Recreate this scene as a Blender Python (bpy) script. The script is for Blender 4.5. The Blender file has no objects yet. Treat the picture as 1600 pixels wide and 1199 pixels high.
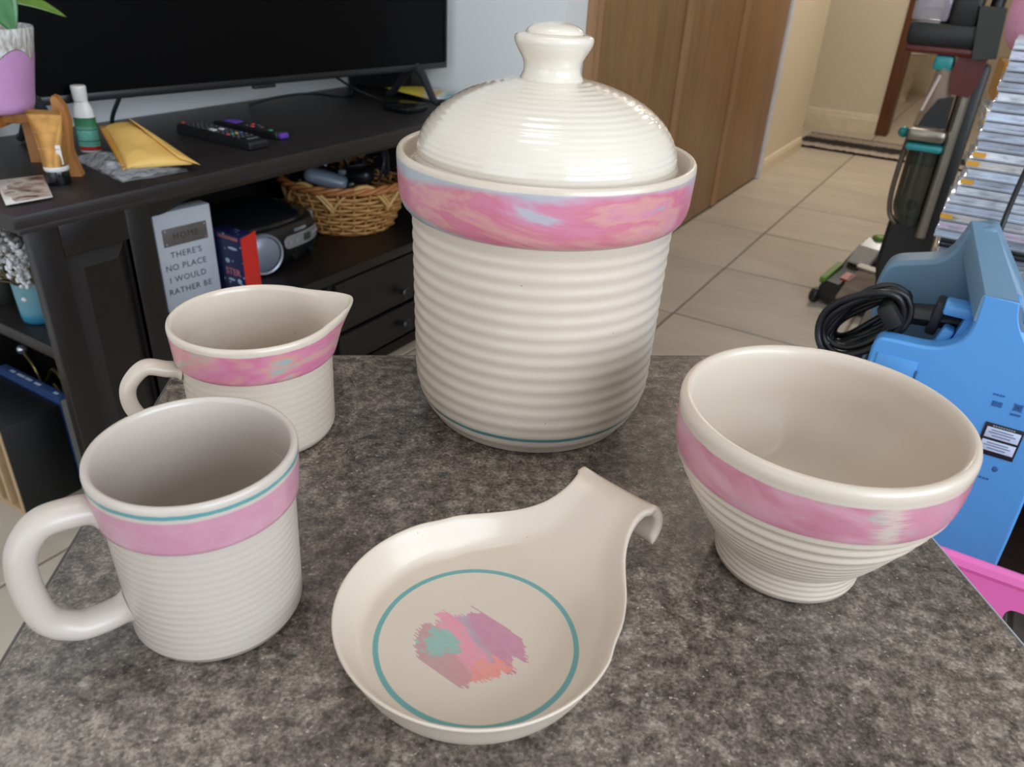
import bpy, bmesh, math, random
from mathutils import Vector, Matrix
random.seed(7)
S = bpy.context.scene
C = S.collection
PI = math.pi
# ------------------------------------------------------------------ camera, world, lights, exposure
cd = bpy.data.cameras.new('camera'); cam = bpy.data.objects.new('camera', cd); C.objects.link(cam)
S.camera = cam
cd.sensor_fit = 'HORIZONTAL'; cd.sensor_width = 36; cd.lens = 27.198
cd.clip_start = .02; cd.clip_end = 60
_y, _p, _r = (math.radians(a) for a in (30.254, 29.066, 3.236))
_f = Vector((-math.sin(_y)*math.cos(_p), math.cos(_y)*math.cos(_p), -math.sin(_p)))
_x = Vector((math.cos(_y), math.sin(_y), 0)); _u = _x.cross(_f)
X2 = math.cos(_r)*_x + math.sin(_r)*_u; U2 = -math.sin(_r)*_x + math.cos(_r)*_u
M = Matrix((X2, U2, -_f)).transposed().to_4x4(); M.translation = (0, 0, 1)
cam.matrix_world = M
cd.dof.use_dof = True; cd.dof.focus_distance = .50; cd.dof.aperture_fstop = 15
W = bpy.data.worlds.new('sky'); S.world = W; W.use_nodes = True
W.node_tree.nodes['Background'].inputs[0].default_value = (.62, .78, 1, 1)
W.node_tree.nodes['Background'].inputs[1].default_value = 1.2
def area(name, loc, direction, sx, sy, power, col):
    l = bpy.data.lights.new(name, 'AREA'); l.shape = 'RECTANGLE'; l.size = sx; l.size_y = sy
    l.energy = power; l.color = col
    o = bpy.data.objects.new(name, l); C.objects.link(o); o.location = loc
    o.rotation_euler = Vector(direction).to_track_quat('-Z', 'Y').to_euler(); return o
area('daylight_window', (1.98, -.25, 1.5), (-1, .12, -.12), 2.5, 1.2, 70, (.79, .895, 1))      # window in the right wall
area('daylight_sliding_door', (-.5, -2.28, 1.15), (0, 1, -.05), 2.0, 1.9, 14, (1, .95, .89))   # glass door behind the camera
area('fill_light_hall', (-.6, 4.7, 2.40), (0, 0, -1), .3, .3, 24, (1, .95, .88))  # unseen light added to brighten the hall
area('ceiling_lamp_bath', (-.6, 7.4, 2.40), (0, 0, -1), .3, .3, 9, (1, .9, .78))
area('ceiling_lamp_room', (-.3, .3, 2.40), (0, 0, -1), .5, .5, 4, (1, .90, .78))
S.view_settings.view_transform = 'Standard'; S.view_settings.look = 'None'
S.view_settings.exposure = 0; S.view_settings.gamma = 1; S.view_settings.use_curve_mapping = False
S.cycles.use_denoising = True
S.cycles.max_bounces = 10; S.cycles.diffuse_bounces = 5; S.cycles.transparent_max_bounces = 12
S.cycles.caustics_reflective = False; S.cycles.caustics_refractive = False
S.cycles.sample_clamp_indirect = 6

# ------------------------------------------------------------------ materials
def lin(c):
    return tuple((x/255/12.92 if x/255 <= .04045 else ((x/255+.055)/1.055)**2.4) for x in c) + (1,)
def node(nt, t, ins=None, **props):
    n = nt.nodes.new(t)
    for k, v in props.items(): setattr(n, k, v)
    for k, v in (ins or {}).items():
        s = n.inputs[k]
        if isinstance(v, bpy.types.NodeSocket): nt.links.new(v, s)
        else: s.default_value = v
    return n
def math_(nt, op, a, b=None, c=None, clamp=False):
    d = {0: a}
    if b is not None: d[1] = b
    if c is not None: d[2] = c
    return node(nt, 'ShaderNodeMath', d, operation=op, use_clamp=clamp).outputs[0]
def ramp(nt, fac, stops, interp='LINEAR'):
    n = node(nt, 'ShaderNodeValToRGB', {0: fac}); r = n.color_ramp; r.interpolation = interp
    while len(r.elements) < len(stops): r.elements.new(.5)
    for e, (p, c) in zip(r.elements, stops): e.position = p; e.color = c
    return n.outputs[0]
def mix(nt, fac, a, b, mode='MIX'):
    n = node(nt, 'ShaderNodeMix', data_type='RGBA', blend_type=mode)
    for s, v in ((n.inputs[0], fac), (n.inputs[6], a), (n.inputs[7], b)):
        if isinstance(v, bpy.types.NodeSocket): nt.links.new(v, s)
        else: s.default_value = v
    return n.outputs[2]
def coords(nt, scale=(1, 1, 1), rot=(0, 0, 0), loc=(0, 0, 0)):
    t = node(nt, 'ShaderNodeTexCoord')
    return node(nt, 'ShaderNodeMapping', {0: t.outputs['Object'], 'Scale': scale, 'Rotation': rot, 'Location': loc}).outputs[0]
def noise(nt, vec, scale, detail=3, rough=.5, out=0):
    return node(nt, 'ShaderNodeTexNoise', {'Vector': vec, 'Scale': scale, 'Detail': detail, 'Roughness': rough}).outputs[out]
def smooth(nt, x, a, b):
    return node(nt, 'ShaderNodeMapRange', {0: x, 1: a, 2: b, 3: 0., 4: 1.}, interpolation_type='SMOOTHSTEP').outputs[0]
def new(name):
    m = bpy.data.materials.new(name); m.use_nodes = True
    return m, m.node_tree, m.node_tree.nodes['Principled BSDF']
def setc(nt, p, v, key='Base Color'):
    if isinstance(v, bpy.types.NodeSocket): nt.links.new(v, p.inputs[key])
    else: p.inputs[key].default_value = v
def bump(nt, p, h, dist=.001, strength=1.):
    b = node(nt, 'ShaderNodeBump', {'Height': h, 'Distance': dist, 'Strength': strength})
    nt.links.new(b.outputs[0], p.inputs['Normal'])
CACHE = {}
def mat(name, col, rough=.5, metal=0, var=0.06, scale=30, bmp=0, bscale=None, coat=0, trans=0, alpha=1, ior=1.5, stretch=(1, 1, 1), spec=.5):
    if name in CACHE: return CACHE[name]
    m, nt, p = new(name)
    v = coords(nt, stretch)
    n = noise(nt, v, scale)
    c = lin(col)
    lo = tuple(x*(1-var) for x in c[:3]) + (1,); hi = tuple(min(1, x*(1+var)) for x in c[:3]) + (1,)
    setc(nt, p, ramp(nt, n, [(.3, lo), (.7, hi)]))
    p.inputs['Roughness'].default_value = rough; p.inputs['Metallic'].default_value = metal
    p.inputs['Coat Weight'].default_value = coat; p.inputs['Coat Roughness'].default_value = .08
    p.inputs['Transmission Weight'].default_value = trans; p.inputs['IOR'].default_value = ior
    p.inputs['Alpha'].default_value = alpha; p.inputs['Specular IOR Level'].default_value = spec
    if bmp: bump(nt, p, noise(nt, v, bscale or scale*3, 4), bmp)
    CACHE[name] = m
    return m

CREAM = lin((203, 188, 171)); TEAL = lin((88, 142, 142))
def glaze(name, lines=(), rough=.32, cream=CREAM, coat=.15):
    """cream stoneware glaze with faint iron specks and painted rings; lines = (z0, z1)"""
    m, nt, p = new(name)
    t = node(nt, 'ShaderNodeTexCoord'); o = t.outputs['Object']
    z = node(nt, 'ShaderNodeSeparateXYZ', {0: o}).outputs[2]
    zz = math_(nt, 'ADD', z, math_(nt, 'MULTIPLY', math_(nt, 'SUBTRACT', noise(nt, o, 60), .5), .0012))
    col = ramp(nt, noise(nt, o, 12), [(.3, tuple(x*.97 for x in cream[:3])+(1,)), (.7, cream)])
    sp = node(nt, 'ShaderNodeTexVoronoi', {'Vector': o, 'Scale': 55.}, feature='F1').outputs[0]
    col = mix(nt, math_(nt, 'LESS_THAN', sp, .022), col, lin((120, 100, 85)))
    for a, b in lines:
        k = math_(nt, 'MULTIPLY', smooth(nt, zz, a-.0003, a+.0003), math_(nt, 'SUBTRACT', 1., smooth(nt, zz, b-.0003, b+.0003)))
        col = mix(nt, k, col, TEAL)
    setc(nt, p, col); p.inputs['Roughness'].default_value = rough
    p.inputs['Coat Weight'].default_value = coat; p.inputs['Coat Roughness'].default_value = .12
    bump(nt, p, noise(nt, o, 400, 2), .00006)
    return m
def watercolour(name, z0, z1, seed, stops, lines=(), gap=None, fray=.0006, stretch=4., edge=None, rough=.3, nscale=22., cream=None):
    """hand-painted sponge band between z0 and z1 on the cream glaze"""
    m, nt, p = new(name)
    t = node(nt, 'ShaderNodeTexCoord'); o = t.outputs['Object']
    z = node(nt, 'ShaderNodeSeparateXYZ', {0: o}).outputs[2]
    zz = math_(nt, 'ADD', z, math_(nt, 'MULTIPLY', math_(nt, 'SUBTRACT', noise(nt, o, 90), .5), fray*2))
    q = node(nt, 'ShaderNodeMapping', {0: o, 'Scale': (1, 1, stretch), 'Location': (seed, seed*.7, seed*.3)}).outputs[0]
    w1 = node(nt, 'ShaderNodeTexNoise', {'Vector': q, 'Scale': nscale, 'Detail': 5., 'Roughness': .55, 'Distortion': 1.1}).outputs[0]
    hz = node(nt, 'ShaderNodeMapRange', {0: z, 1: z0, 2: z1}).outputs[0]
    fac = math_(nt, 'ADD', math_(nt, 'MULTIPLY', w1, 1.15), -.08)
    col = ramp(nt, fac, stops)
    if edge:
        w2 = noise(nt, q, nscale*.8, 4)
        d = math_(nt, 'ABSOLUTE', math_(nt, 'SUBTRACT', hz, .5))
        e = smooth(nt, math_(nt, 'ADD', d, math_(nt, 'MULTIPLY', math_(nt, 'SUBTRACT', w2, .5), .9)), .33, .5)
        col = mix(nt, e, col, edge)
    fine = noise(nt, q, nscale*9, 3)
    col = mix(nt, math_(nt, 'MULTIPLY', fine, .16), col, lin((232, 216, 214)))
    k = math_(nt, 'MULTIPLY', smooth(nt, zz, z0-.0004, z0+.0004), math_(nt, 'SUBTRACT', 1., smooth(nt, zz, z1-.0004, z1+.0004)))
    nm = t.outputs['Normal']; flat_ = node(nt, 'ShaderNodeVectorMath', {0: o, 1: (1, 1, 0)}, operation='MULTIPLY').outputs[0]
    outw = node(nt, 'ShaderNodeVectorMath', {0: nm, 1: flat_}, operation='DOT_PRODUCT').outputs[1]
    k = math_(nt, 'MULTIPLY', k, math_(nt, 'GREATER_THAN', outw, 0.))
    if gap is not None:
        sx = node(nt, 'ShaderNodeSeparateXYZ', {0: o})
        ang = math_(nt, 'ARCTAN2', sx.outputs[1], sx.outputs[0])
        st = node(nt, 'ShaderNodeMapping', {0: o, 'Scale': (6, 6, 2200)}).outputs[0]
        jag = math_(nt, 'MULTIPLY', math_(nt, 'SUBTRACT', noise(nt, st, 1.2, 2), .5), .35)
        da = math_(nt, 'ABSOLUTE', math_(nt, 'SUBTRACT', math_(nt, 'ADD', ang, jag), gap))
        k = math_(nt, 'MULTIPLY', k, math_(nt, 'ADD', .30, math_(nt, 'MULTIPLY', smooth(nt, da, .0, .13), .70)))
        tl = math_(nt, 'SUBTRACT', 1., smooth(nt, math_(nt, 'ABSOLUTE', math_(nt, 'SUBTRACT', math_(nt, 'ADD', ang, math_(nt, 'MULTIPLY', hz, .3)), gap+.05)), .05, .3))
        col = mix(nt, math_(nt, 'MULTIPLY', tl, math_(nt, 'MULTIPLY', smooth(nt, noise(nt, q, 60), .38, .62), .8)), col, lin((160, 170, 160)))
    col = mix(nt, k, cream or CREAM, col)
    for a, b in lines:
        kk = math_(nt, 'MULTIPLY', smooth(nt, zz, a-.0003, a+.0003), math_(nt, 'SUBTRACT', 1., smooth(nt, zz, b-.0003, b+.0003)))
        kk = math_(nt, 'MULTIPLY', kk, math_(nt, 'GREATER_THAN', outw, 0.))
        col = mix(nt, kk, col, TEAL)
    setc(nt, p, col); p.inputs['Roughness'].default_value = rough
    p.inputs['Coat Weight'].default_value = .2; p.inputs['Coat Roughness'].default_value = .1
    return m

# ------------------------------------------------------------------ mesh building
MAT = {}
def rotm(rx=0, ry=0, rz=0): return Matrix.Rotation(rz, 4, 'Z') @ Matrix.Rotation(ry, 4, 'Y') @ Matrix.Rotation(rx, 4, 'X')
class MB:
    def __init__(s): s.bm = bmesh.new()
    def _xf(s, vs, loc, rot):
        m = Matrix.Translation(loc) @ (rot if rot is not None else Matrix())
        for v in vs: v.co = m @ v.co
    def box(s, loc, size, bev=0, rot=None, seg=2):
        r = bmesh.ops.create_cube(s.bm, size=1); vs = r['verts']
        for v in vs: v.co = Vector((v.co.x*size[0], v.co.y*size[1], v.co.z*size[2]))
        if bev:
            es = list({e for v in vs for e in v.link_edges})
            r = bmesh.ops.bevel(s.bm, geom=es, offset=min(bev, min(size)*.49), segments=seg, affect='EDGES', profile=.5)
            vs = list({v for f in r['faces'] for v in f.verts} | {v for v in vs if v.is_valid})
        s._xf(vs, loc, rot); return s
    def bx(s, x0, x1, y0, y1, z0, z1, bev=0):
        return s.box(((x0+x1)/2, (y0+y1)/2, (z0+z1)/2), (abs(x1-x0), abs(y1-y0), abs(z1-z0)), bev)
    def grid(s, rows, close_u=False, close_v=False, cap=False):
        vv = [[s.bm.verts.new(p) for p in r] for r in rows]
        n, m = len(vv), len(vv[0])
        for i in range(n if close_u else n-1):
            for j in range(m if close_v else m-1):
                a, b, c, d = vv[i][j], vv[i][(j+1) % m], vv[(i+1) % n][(j+1) % m], vv[(i+1) % n][j]
                try: s.bm.faces.new((a, b, c, d))
                except ValueError: pass
        if cap:
            for r in (vv[0], vv[-1]):
                try: s.bm.faces.new(r)
                except ValueError: pass
        return s
    def lathe(s, prof, n=64, loc=(0, 0, 0), rot=None, fr=None, closed=False):
        rows = []
        m = Matrix.Translation(loc) @ (rot if rot is not None else Matrix())
        for i, (r, z) in enumerate(prof):
            row = []
            for k in range(n):
                a = 2*PI*k/n; rr, zz = (r, z) if fr is None else fr(a, r, z)
                row.append(m @ Vector((rr*math.cos(a), rr*math.sin(a), zz)))
            rows.append(row)
        s.grid(rows, close_u=closed, close_v=True)
        return s
    def tube(s, pts, rad, n=8, closed=False, cap=True, flat=None):
        pts = [Vector(p) for p in pts]; L = len(pts)
        rs = rad if isinstance(rad, (list, tuple)) else [rad]*L
        up = None; rows = []
        for i, p in enumerate(pts):
            a = pts[(i-1) % L] if (closed or i > 0) else p; b = pts[(i+1) % L] if (closed or i < L-1) else p
            t = (b-a).normalized()
            if up is None:
                up = Vector((0, 0, 1)) if abs(t.z) < .9 else Vector((1, 0, 0))
            up = (up - t*up.dot(t))
            up = up.normalized() if up.length > 1e-6 else t.orthogonal().normalized()
            sd = t.cross(up)
            k1, k2 = flat or (1, 1)
            rows.append([p + (sd*math.cos(2*PI*k/n)*k1 + up*math.sin(2*PI*k/n)*k2)*rs[i] for k in range(n)])
        s.grid(rows, close_u=closed, close_v=True, cap=(cap and not closed)); return s
    def ball(s, loc, r, sub=2, rot=None):
        q = bmesh.ops.create_icosphere(s.bm, subdivisions=sub, radius=1); rr = r if isinstance(r, (tuple, list)) else (r, r, r)
        for v in q['verts']: v.co = Vector((v.co.x*rr[0], v.co.y*rr[1], v.co.z*rr[2]))
        s._xf(q['verts'], loc, rot); return s
    def prism(s, pts, axis, a, b):
        """polygon pts extruded along axis from a to b; pts are the two other coordinates in order"""
        def P(u, v, w): return {'x': (w, u, v), 'y': (u, w, v), 'z': (u, v, w)}[axis]
        lo = [s.bm.verts.new(P(u, v, a)) for u, v in pts]; hi = [s.bm.verts.new(P(u, v, b)) for u, v in pts]
        n = len(pts)
        for i in range(n): s.bm.faces.new((lo[i], lo[(i+1) % n], hi[(i+1) % n], hi[i]))
        s.bm.faces.new(lo); s.bm.faces.new(hi); return s
    def build(s, name, m, parent=None, world=False, smooth=40, sub=0, solid=0, bevel=0):
        me = bpy.data.meshes.new(name); bm = s.bm
        bmesh.ops.remove_doubles(bm, verts=bm.verts, dist=1e-6)
        bmesh.ops.recalc_face_normals(bm, faces=bm.faces)
        if world and parent is not None:
            inv = MAT[parent.name].inverted()
            for v in bm.verts: v.co = inv @ v.co
        bm.to_mesh(me); bm.free()
        o = bpy.data.objects.new(name, me); C.objects.link(o)
        me.materials.append(m)
        if smooth:
            me.polygons.foreach_set('use_smooth', [True]*len(me.polygons))
            if smooth < 180: me.set_sharp_from_angle(angle=math.radians(smooth))
        if solid:
            md = o.modifiers.new('solid', 'SOLIDIFY'); md.thickness = solid; md.offset = 0
        if bevel:
            md = o.modifiers.new('bevel', 'BEVEL'); md.width = bevel; md.segments = 2; md.limit_method = 'ANGLE'
        if sub:
            md = o.modifiers.new('sub', 'SUBSURF'); md.levels = sub; md.render_levels = sub
        if parent is not None:
            o.parent = parent; MAT[o.name] = MAT[parent.name]
        else: MAT[o.name] = Matrix()
        return o
def thing(name, label, cat, loc=(0, 0, 0), rz=0, group=None):
    o = bpy.data.objects.new(name, None); C.objects.link(o); o.empty_display_size = .02
    o.location = loc; o.rotation_euler = (0, 0, rz); o['label'] = label; o['category'] = cat
    if group: o['group'] = group
    MAT[o.name] = Matrix.Translation(loc) @ Matrix.Rotation(rz, 4, 'Z')
    return o
def tag(o, label, cat, group=None, kind=None):
    o['label'] = label; o['category'] = cat
    if group: o['group'] = group
    if kind: o['kind'] = kind
    return o
def struct(o): o['kind'] = 'structure'; return o
def lab(o, t): o['label'] = t; return o
def text_mesh(name, txt, size, m, parent, mtx, align='CENTER', thick=.0002, spacing=1.0):
    """flat lettering; mtx places local text plane (x right, y up, z out) in the parent's own space"""
    cu = bpy.data.curves.new(name, 'FONT'); cu.body = txt; cu.size = size; cu.align_x = align; cu.align_y = 'CENTER'
    cu.extrude = thick; cu.space_character = spacing; cu.resolution_u = 3
    t = bpy.data.objects.new(name+'_tmp', cu); C.objects.link(t)
    dg = bpy.context.evaluated_depsgraph_get()
    me = bpy.data.meshes.new_from_object(t.evaluated_get(dg))
    bpy.data.objects.remove(t); bpy.data.curves.remove(cu)
    me.transform(mtx); me.materials.clear(); me.materials.append(m); me.name = name
    o = bpy.data.objects.new(name, me); C.objects.link(o); o.parent = parent; MAT[o.name] = MAT[parent.name]
    return o
def holed(name, outline, holes, thick, m, parent, mtx, bevel=0.):
    """flat plate with holes: outline/holes are 2D point lists, mtx as in text_mesh"""
    cu = bpy.data.curves.new(name, 'CURVE'); cu.dimensions = '2D'; cu.fill_mode = 'BOTH'; cu.extrude = thick/2; cu.bevel_depth = bevel
    for pts in [outline]+holes:
        sp = cu.splines.new('POLY'); sp.points.add(len(pts)-1); sp.use_cyclic_u = True
        for q, (x, y) in zip(sp.points, pts): q.co = (x, y, 0, 1)
    t = bpy.data.objects.new(name+'_tmp', cu); C.objects.link(t)
    dg = bpy.context.evaluated_depsgraph_get()
    me = bpy.data.meshes.new_from_object(t.evaluated_get(dg))
    bpy.data.objects.remove(t); bpy.data.curves.remove(cu)
    me.transform(mtx); me.materials.clear(); me.materials.append(m); me.name = name
    o = bpy.data.objects.new(name, me); C.objects.link(o); o.parent = parent; MAT[o.name] = MAT[parent.name]
    return o
def sstep(x, a, b): t = max(0, min(1, (x-a)/(b-a))); return t*t*(3-2*t)
def rrect(x0, x1, y0, y1, r, n=4):
    out = []
    for cx, cy, a0 in ((x1-r, y1-r, 0), (x0+r, y1-r, PI/2), (x0+r, y0+r, PI), (x1-r, y0+r, 3*PI/2)):
        for k in range(n+1):
            a = a0 + PI/2*k/n; out.append((cx+r*math.cos(a), cy+r*math.sin(a)))
    return out
def spline(pts, n=8, closed=False):
    pts = [Vector(p) for p in pts]; L = len(pts); out = []
    for i in range(L if closed else L-1):
        g = lambda k: pts[k % L] if closed else pts[max(0, min(L-1, k))]
        p0, p1, p2, p3 = g(i-1), g(i), g(i+1), g(i+2)
        for k in range(n):
            t = k/n
            out.append(.5*((2*p1)+(p2-p0)*t+(2*p0-5*p1+4*p2-p3)*t*t+(3*p1-p0-3*p2+p3)*t**3))
    if not closed: out.append(pts[-1])
    return out
def basis(ex, ey, origin):
    ex = Vector(ex).normalized(); ey = Vector(ey); ey = (ey-ex*ey.dot(ex)).normalized(); ez = ex.cross(ey)
    m = Matrix((ex, ey, ez)).transposed().to_4x4(); m.translation = origin; return m
# ------------------------------------------------------------------ room shell
def wall_mat(name, col):
    m, nt, p = new(name); v = coords(nt)
    c = lin(col)
    setc(nt, p, ramp(nt, noise(nt, v, 3), [(.3, tuple(x*.97 for x in c[:3])+(1,)), (.7, c)]))
    p.inputs['Roughness'].default_value = .75
    bump(nt, p, noise(nt, v, 90, 4), .0012, .5); return m
m_wall = wall_mat('wall_paint', (242, 243, 242)); m_cream = wall_mat('hall_paint', (218, 206, 184)); m_ceil = wall_mat('ceiling_paint', (235, 234, 230))
m_base = mat('baseboard_paint', (222, 208, 182), .4)
def panel(name, x0, x1, y0, y1, z0, z1, m): return struct(MB().bx(x0, x1, y0, y1, z0, z1).build(name, m))
H = 2.45
panel('wall_left', -1.885, -1.785, -2.4, 2.1, 0, H, m_wall)
panel('wall_alcove', -1.885, -1.066, 2.0, 2.126, 0, H, m_wall)
panel('wall_closet', -1.24, -1.079, 2.126, 4.284, 0, H, m_cream)
panel('wall_hall', -1.30, -1.06, 4.29, 5.25, 0, H, m_cream)
panel('wall_end', -2.2, -.745, 6.2, 6.3, 0, H, m_cream)
panel('wall_hall_side', -2.3, -2.2, 5.15, 9.1, 0, H, m_cream)
panel('wall_hall_back', -2.2, -1.30, 5.15, 5.25, 0, H, m_cream)
panel('wall_hall_right', .08, .18, 3.1, 9.1, 0, H, m_cream)
panel('wall_bath', -2.2, .08, 9.0, 9.1, 0, H, m_cream)
panel('wall_living', .18, 2.0, 3.1, 3.2, 0, H, m_cream)
# right wall with a window opening, back wall with a glass-door opening
def wall_open(name, axis, c0, c1, a0, a1, o0, o1, zo0, zo1):
    b = MB()
    for (p0, p1, z0, z1) in ((a0, o0, 0, H), (o1, a1, 0, H), (o0, o1, 0, zo0), (o0, o1, zo1, H)):
        if z1-z0 < .01: continue
        if axis == 'x': b.bx(c0, c1, p0, p1, z0, z1)
        else: b.bx(p0, p1, c0, c1, z0, z1)
    return struct(b.build(name, m_wall))
wall_open('wall_right', 'x', 1.9, 2.0, -2.4, 3.2, -1.5, 1.0, .9, 2.1)
wall_open('wall_back', 'y', -2.3, -2.2, -1.9, 2.0, -1.5, .5, 0, 2.1)
m_frame = mat('window_frame_paint', (235, 235, 235), .4)
b = MB()
for y in (-1.5, -.25, 1.0): b.bx(1.92, 1.96, y-.025, y+.025, .9, 2.1)
for z in (.92, 2.08): b.bx(1.92, 1.96, -1.5, 1.0, z-.02, z+.02)
struct(b.build('window_1', m_frame))
b = MB()
for x in (-1.48, -.5, .48): b.bx(x-.03, x+.03, -2.27, -2.23, 0, 2.1)
for z in (.03, 2.07): b.bx(-1.5, .5, -2.27, -2.23, z-.03, z+.03)
struct(b.build('window_2', m_frame))
struct(MB().bx(-2.3, 2.0, -2.4, 9.1, H, H+.1).build('ceiling', m_ceil))
# floor: grout bed with every ceramic tile laid on it
m, nt, p = new('grout'); v = coords(nt); setc(nt, p, ramp(nt, noise(nt, v, 40), [(.3, lin((128, 114, 99))), (.7, lin((144, 130, 114)))])); p.inputs['Roughness'].default_value = .9
floor = struct(MB().bx(-2.3, 2.0, -2.4, 9.1, -.1, -.003).build('floor', m))
m, nt, p = new('floor_tile')
t = node(nt, 'ShaderNodeTexCoord').outputs['Object']; oi = node(nt, 'ShaderNodeObjectInfo')
q = node(nt, 'ShaderNodeVectorMath', {0: t, 1: oi.outputs['Random']}, operation='ADD').outputs[0]
q2 = node(nt, 'ShaderNodeMapping', {0: q, 'Scale': (1, 2.2, 1), 'Rotation': (0, 0, .4)}).outputs[0]
nA = node(nt, 'ShaderNodeTexNoise', {'Vector': q2, 'Scale': 3.2, 'Detail': 6., 'Roughness': .6, 'Distortion': .6}).outputs[0]
col = ramp(nt, nA, [(.28, lin((168, 156, 141))), (.5, lin((186, 174, 158))), (.75, lin((200, 188, 172)))])
col = mix(nt, .35, col, ramp(nt, oi.outputs['Random'], [(0, lin((178, 166, 151))), (1, lin((196, 185, 170)))]))
setc(nt, p, col); p.inputs['Roughness'].default_value = .42
bump(nt, p, noise(nt, q, 60, 4), .0004)
TX, TY, G = .503, .53, .008
tb = MB().box((0, 0, -.004), (TX-G, TY-G, .008), .0025, seg=1)
tile0 = tb.build('tile', m, floor); first = True
for i in range(-2, 3):
    for j in range(-6, 13):
        x = -.735 + TX*(i+.5); y = 2.277 + TY*(j+.5)
        if first: o = tile0; first = False
        else: o = tile0.copy(); C.objects.link(o); o.parent = floor
        o.location = (x, y, 0)
# baseboards with a moulded top
def baseboard(name, pts_fn, L0, L1, axis):
    prof = [(0, 0), (.014, 0), (.014, .055), (.011, .062), (.011, .068), (.006, .078), (0, .082)]
    b = MB(); b.prism([pts_fn(d, z) for d, z in prof], axis, L0, L1); return struct(b.build(name, m_base, smooth=0))
baseboard('baseboard_hall', lambda d, z: (-1.06+d, z), 4.33, 5.25, 'y')
prof = [(0, 0), (.016, 0), (.016, .09), (.012, .10), (.012, .108), (.007, .125), (0, .13)]
b = MB(); b.prism([(6.2-d, z) for d, z in prof], 'x', -2.2, -.755); struct(b.build('baseboard_end', m_base, smooth=0))
struct(MB().bx(-1.785, -1.77, -2.2, 2.0, 0, .08, .004).build('baseboard_left', m_base))
# closet doors: three tall wooden panels with rounded stiles
def wood(name, base, dark, axis_scale=(14, 14, .9), rough=.42, scale=3.):
    m, nt, p = new(name); v = coords(nt, axis_scale)
    n = node(nt, 'ShaderNodeTexNoise', {'Vector': v, 'Scale': scale, 'Detail': 6., 'Roughness': .62, 'Distortion': .8}).outputs[0]
    n2 = noise(nt, v, scale*7, 4)
    c = ramp(nt, n, [(.25, lin(dark)), (.5, lin(base)), (.8, lin(tuple(min(255, x*1.1) for x in base)))])
    c = mix(nt, math_(nt, 'MULTIPLY', n2, .3), c, lin(dark))
    setc(nt, p, c); p.inputs['Roughness'].default_value = rough
    bump(nt, p, n2, .0003); return m
m_door = wood('closet_oak', (150, 115, 78), (122, 90, 58), (9, 9, .7))
m_mould = wood('closet_moulding', (168, 128, 92), (136, 100, 68), (9, 9, .7))
m_dark_gap = mat('door_gap', (40, 28, 20), .8)
closet = struct(MB().bx(-1.078, -1.067, 2.127, 4.283, .012, 2.12).build('door_1', m_dark_gap))
for y0, y1 in ((2.128, 2.845), (2.863, 3.520), (3.538, 4.280)):
    d = MB().bx(-1.066, -1.048, y0+.06, y1, .014, 2.1, .004).build('panel', m_door, closet)
    b = MB(); b.prism([(-1.066, y0), (-1.05, y0), (-1.043, y0+.012), (-1.043, y0+.03), (-1.048, y0+.037), (-1.044, y0+.044), (-1.044, y0+.058), (-1.05, y0+.064), (-1.066, y0+.064)], 'z', .014, 2.1)
    b.build('stile', m_mould, d, smooth=30)
struct(MB().bx(-1.075, -1.035, 4.284, 4.33, 0, 2.2, .006).build('trim_1', mat('white_trim', (226, 228, 236), .4)))
# bathroom door frame at the end of the hall
m_brown = wood('brown_door_frame', (104, 62, 36), (70, 38, 20), (12, 12, .8))
b = MB().bx(-.755, -.675, 6.18, 6.32, 0, 2.1, .006); b.bx(-.755, .08, 6.18, 6.32, 2.02, 2.1, .006)
struct(b.build('trim_2', m_brown))
# toilet beyond, dim
m_porc = mat('toilet_porcelain', (214, 204, 188), .2)
t = thing('toilet', 'pale toilet seen through the brown-framed doorway at the hall end', 'toilet', (-.93, 8.1, 0), PI)
b = MB(); b.lathe([(0, 0), (.13, 0), (.13, .02), (.10, .08), (.10, .2), (.16, .30), (.19, .38), (.19, .40), (.15, .40), (.12, .34), (.05, .28), (0, .27)], 32); b.build('bowl', m_porc, t)
b = MB(); b.lathe([(.12, .402), (.2, .402), (.205, .415), (.2, .425), (.12, .425), (.118, .41)], 32, closed=True); b.build('seat', m_porc, t)
MB().bx(-.2, .2, -.40, -.18, .36, .76, .03).build('cistern', m_porc, t); MB().bx(-.215, .215, -.41, -.17, .76, .79, .01).build('cistern_lid', m_porc, t)
MB().bx(-.11, .11, -.3, 0, .0, .36, .04).build('pedestal', m_porc, t)
# hall rug: striped black and grey woven
m, nt, p = new('striped_rug'); v = coords(nt)
sy = node(nt, 'ShaderNodeSeparateXYZ', {0: v}).outputs[1]
wv = math_(nt, 'ADD', sy, math_(nt, 'MULTIPLY', noise(nt, coords(nt, (14, 1, 1)), 3, 4), .10))
f = node(nt, 'ShaderNodeMapRange', {0: wv, 1: -.25, 2: .35}).outputs[0]
B_, G_ = lin((26, 24, 24)), lin((188, 174, 160))
setc(nt, p, ramp(nt, f, [(0, B_), (.09, B_), (.10, G_), (.27, lin((160, 148, 136))), (.34, B_), (.62, B_), (.66, G_), (.72, lin((120, 110, 102))), (.80, G_), (.9, B_), (.95, G_)], 'LINEAR'))
p.inputs['Roughness'].default_value = .95; bump(nt, p, noise(nt, v, 220, 2), .003)
r = thing('hall_rug', 'black and grey striped woven rug across the hall before the end wall', 'rug', (-.62, 5.62, 0))
MB().bx(-.5, .62, -.27, .27, .001, .012, .004).build('pile', m, r)
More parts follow.
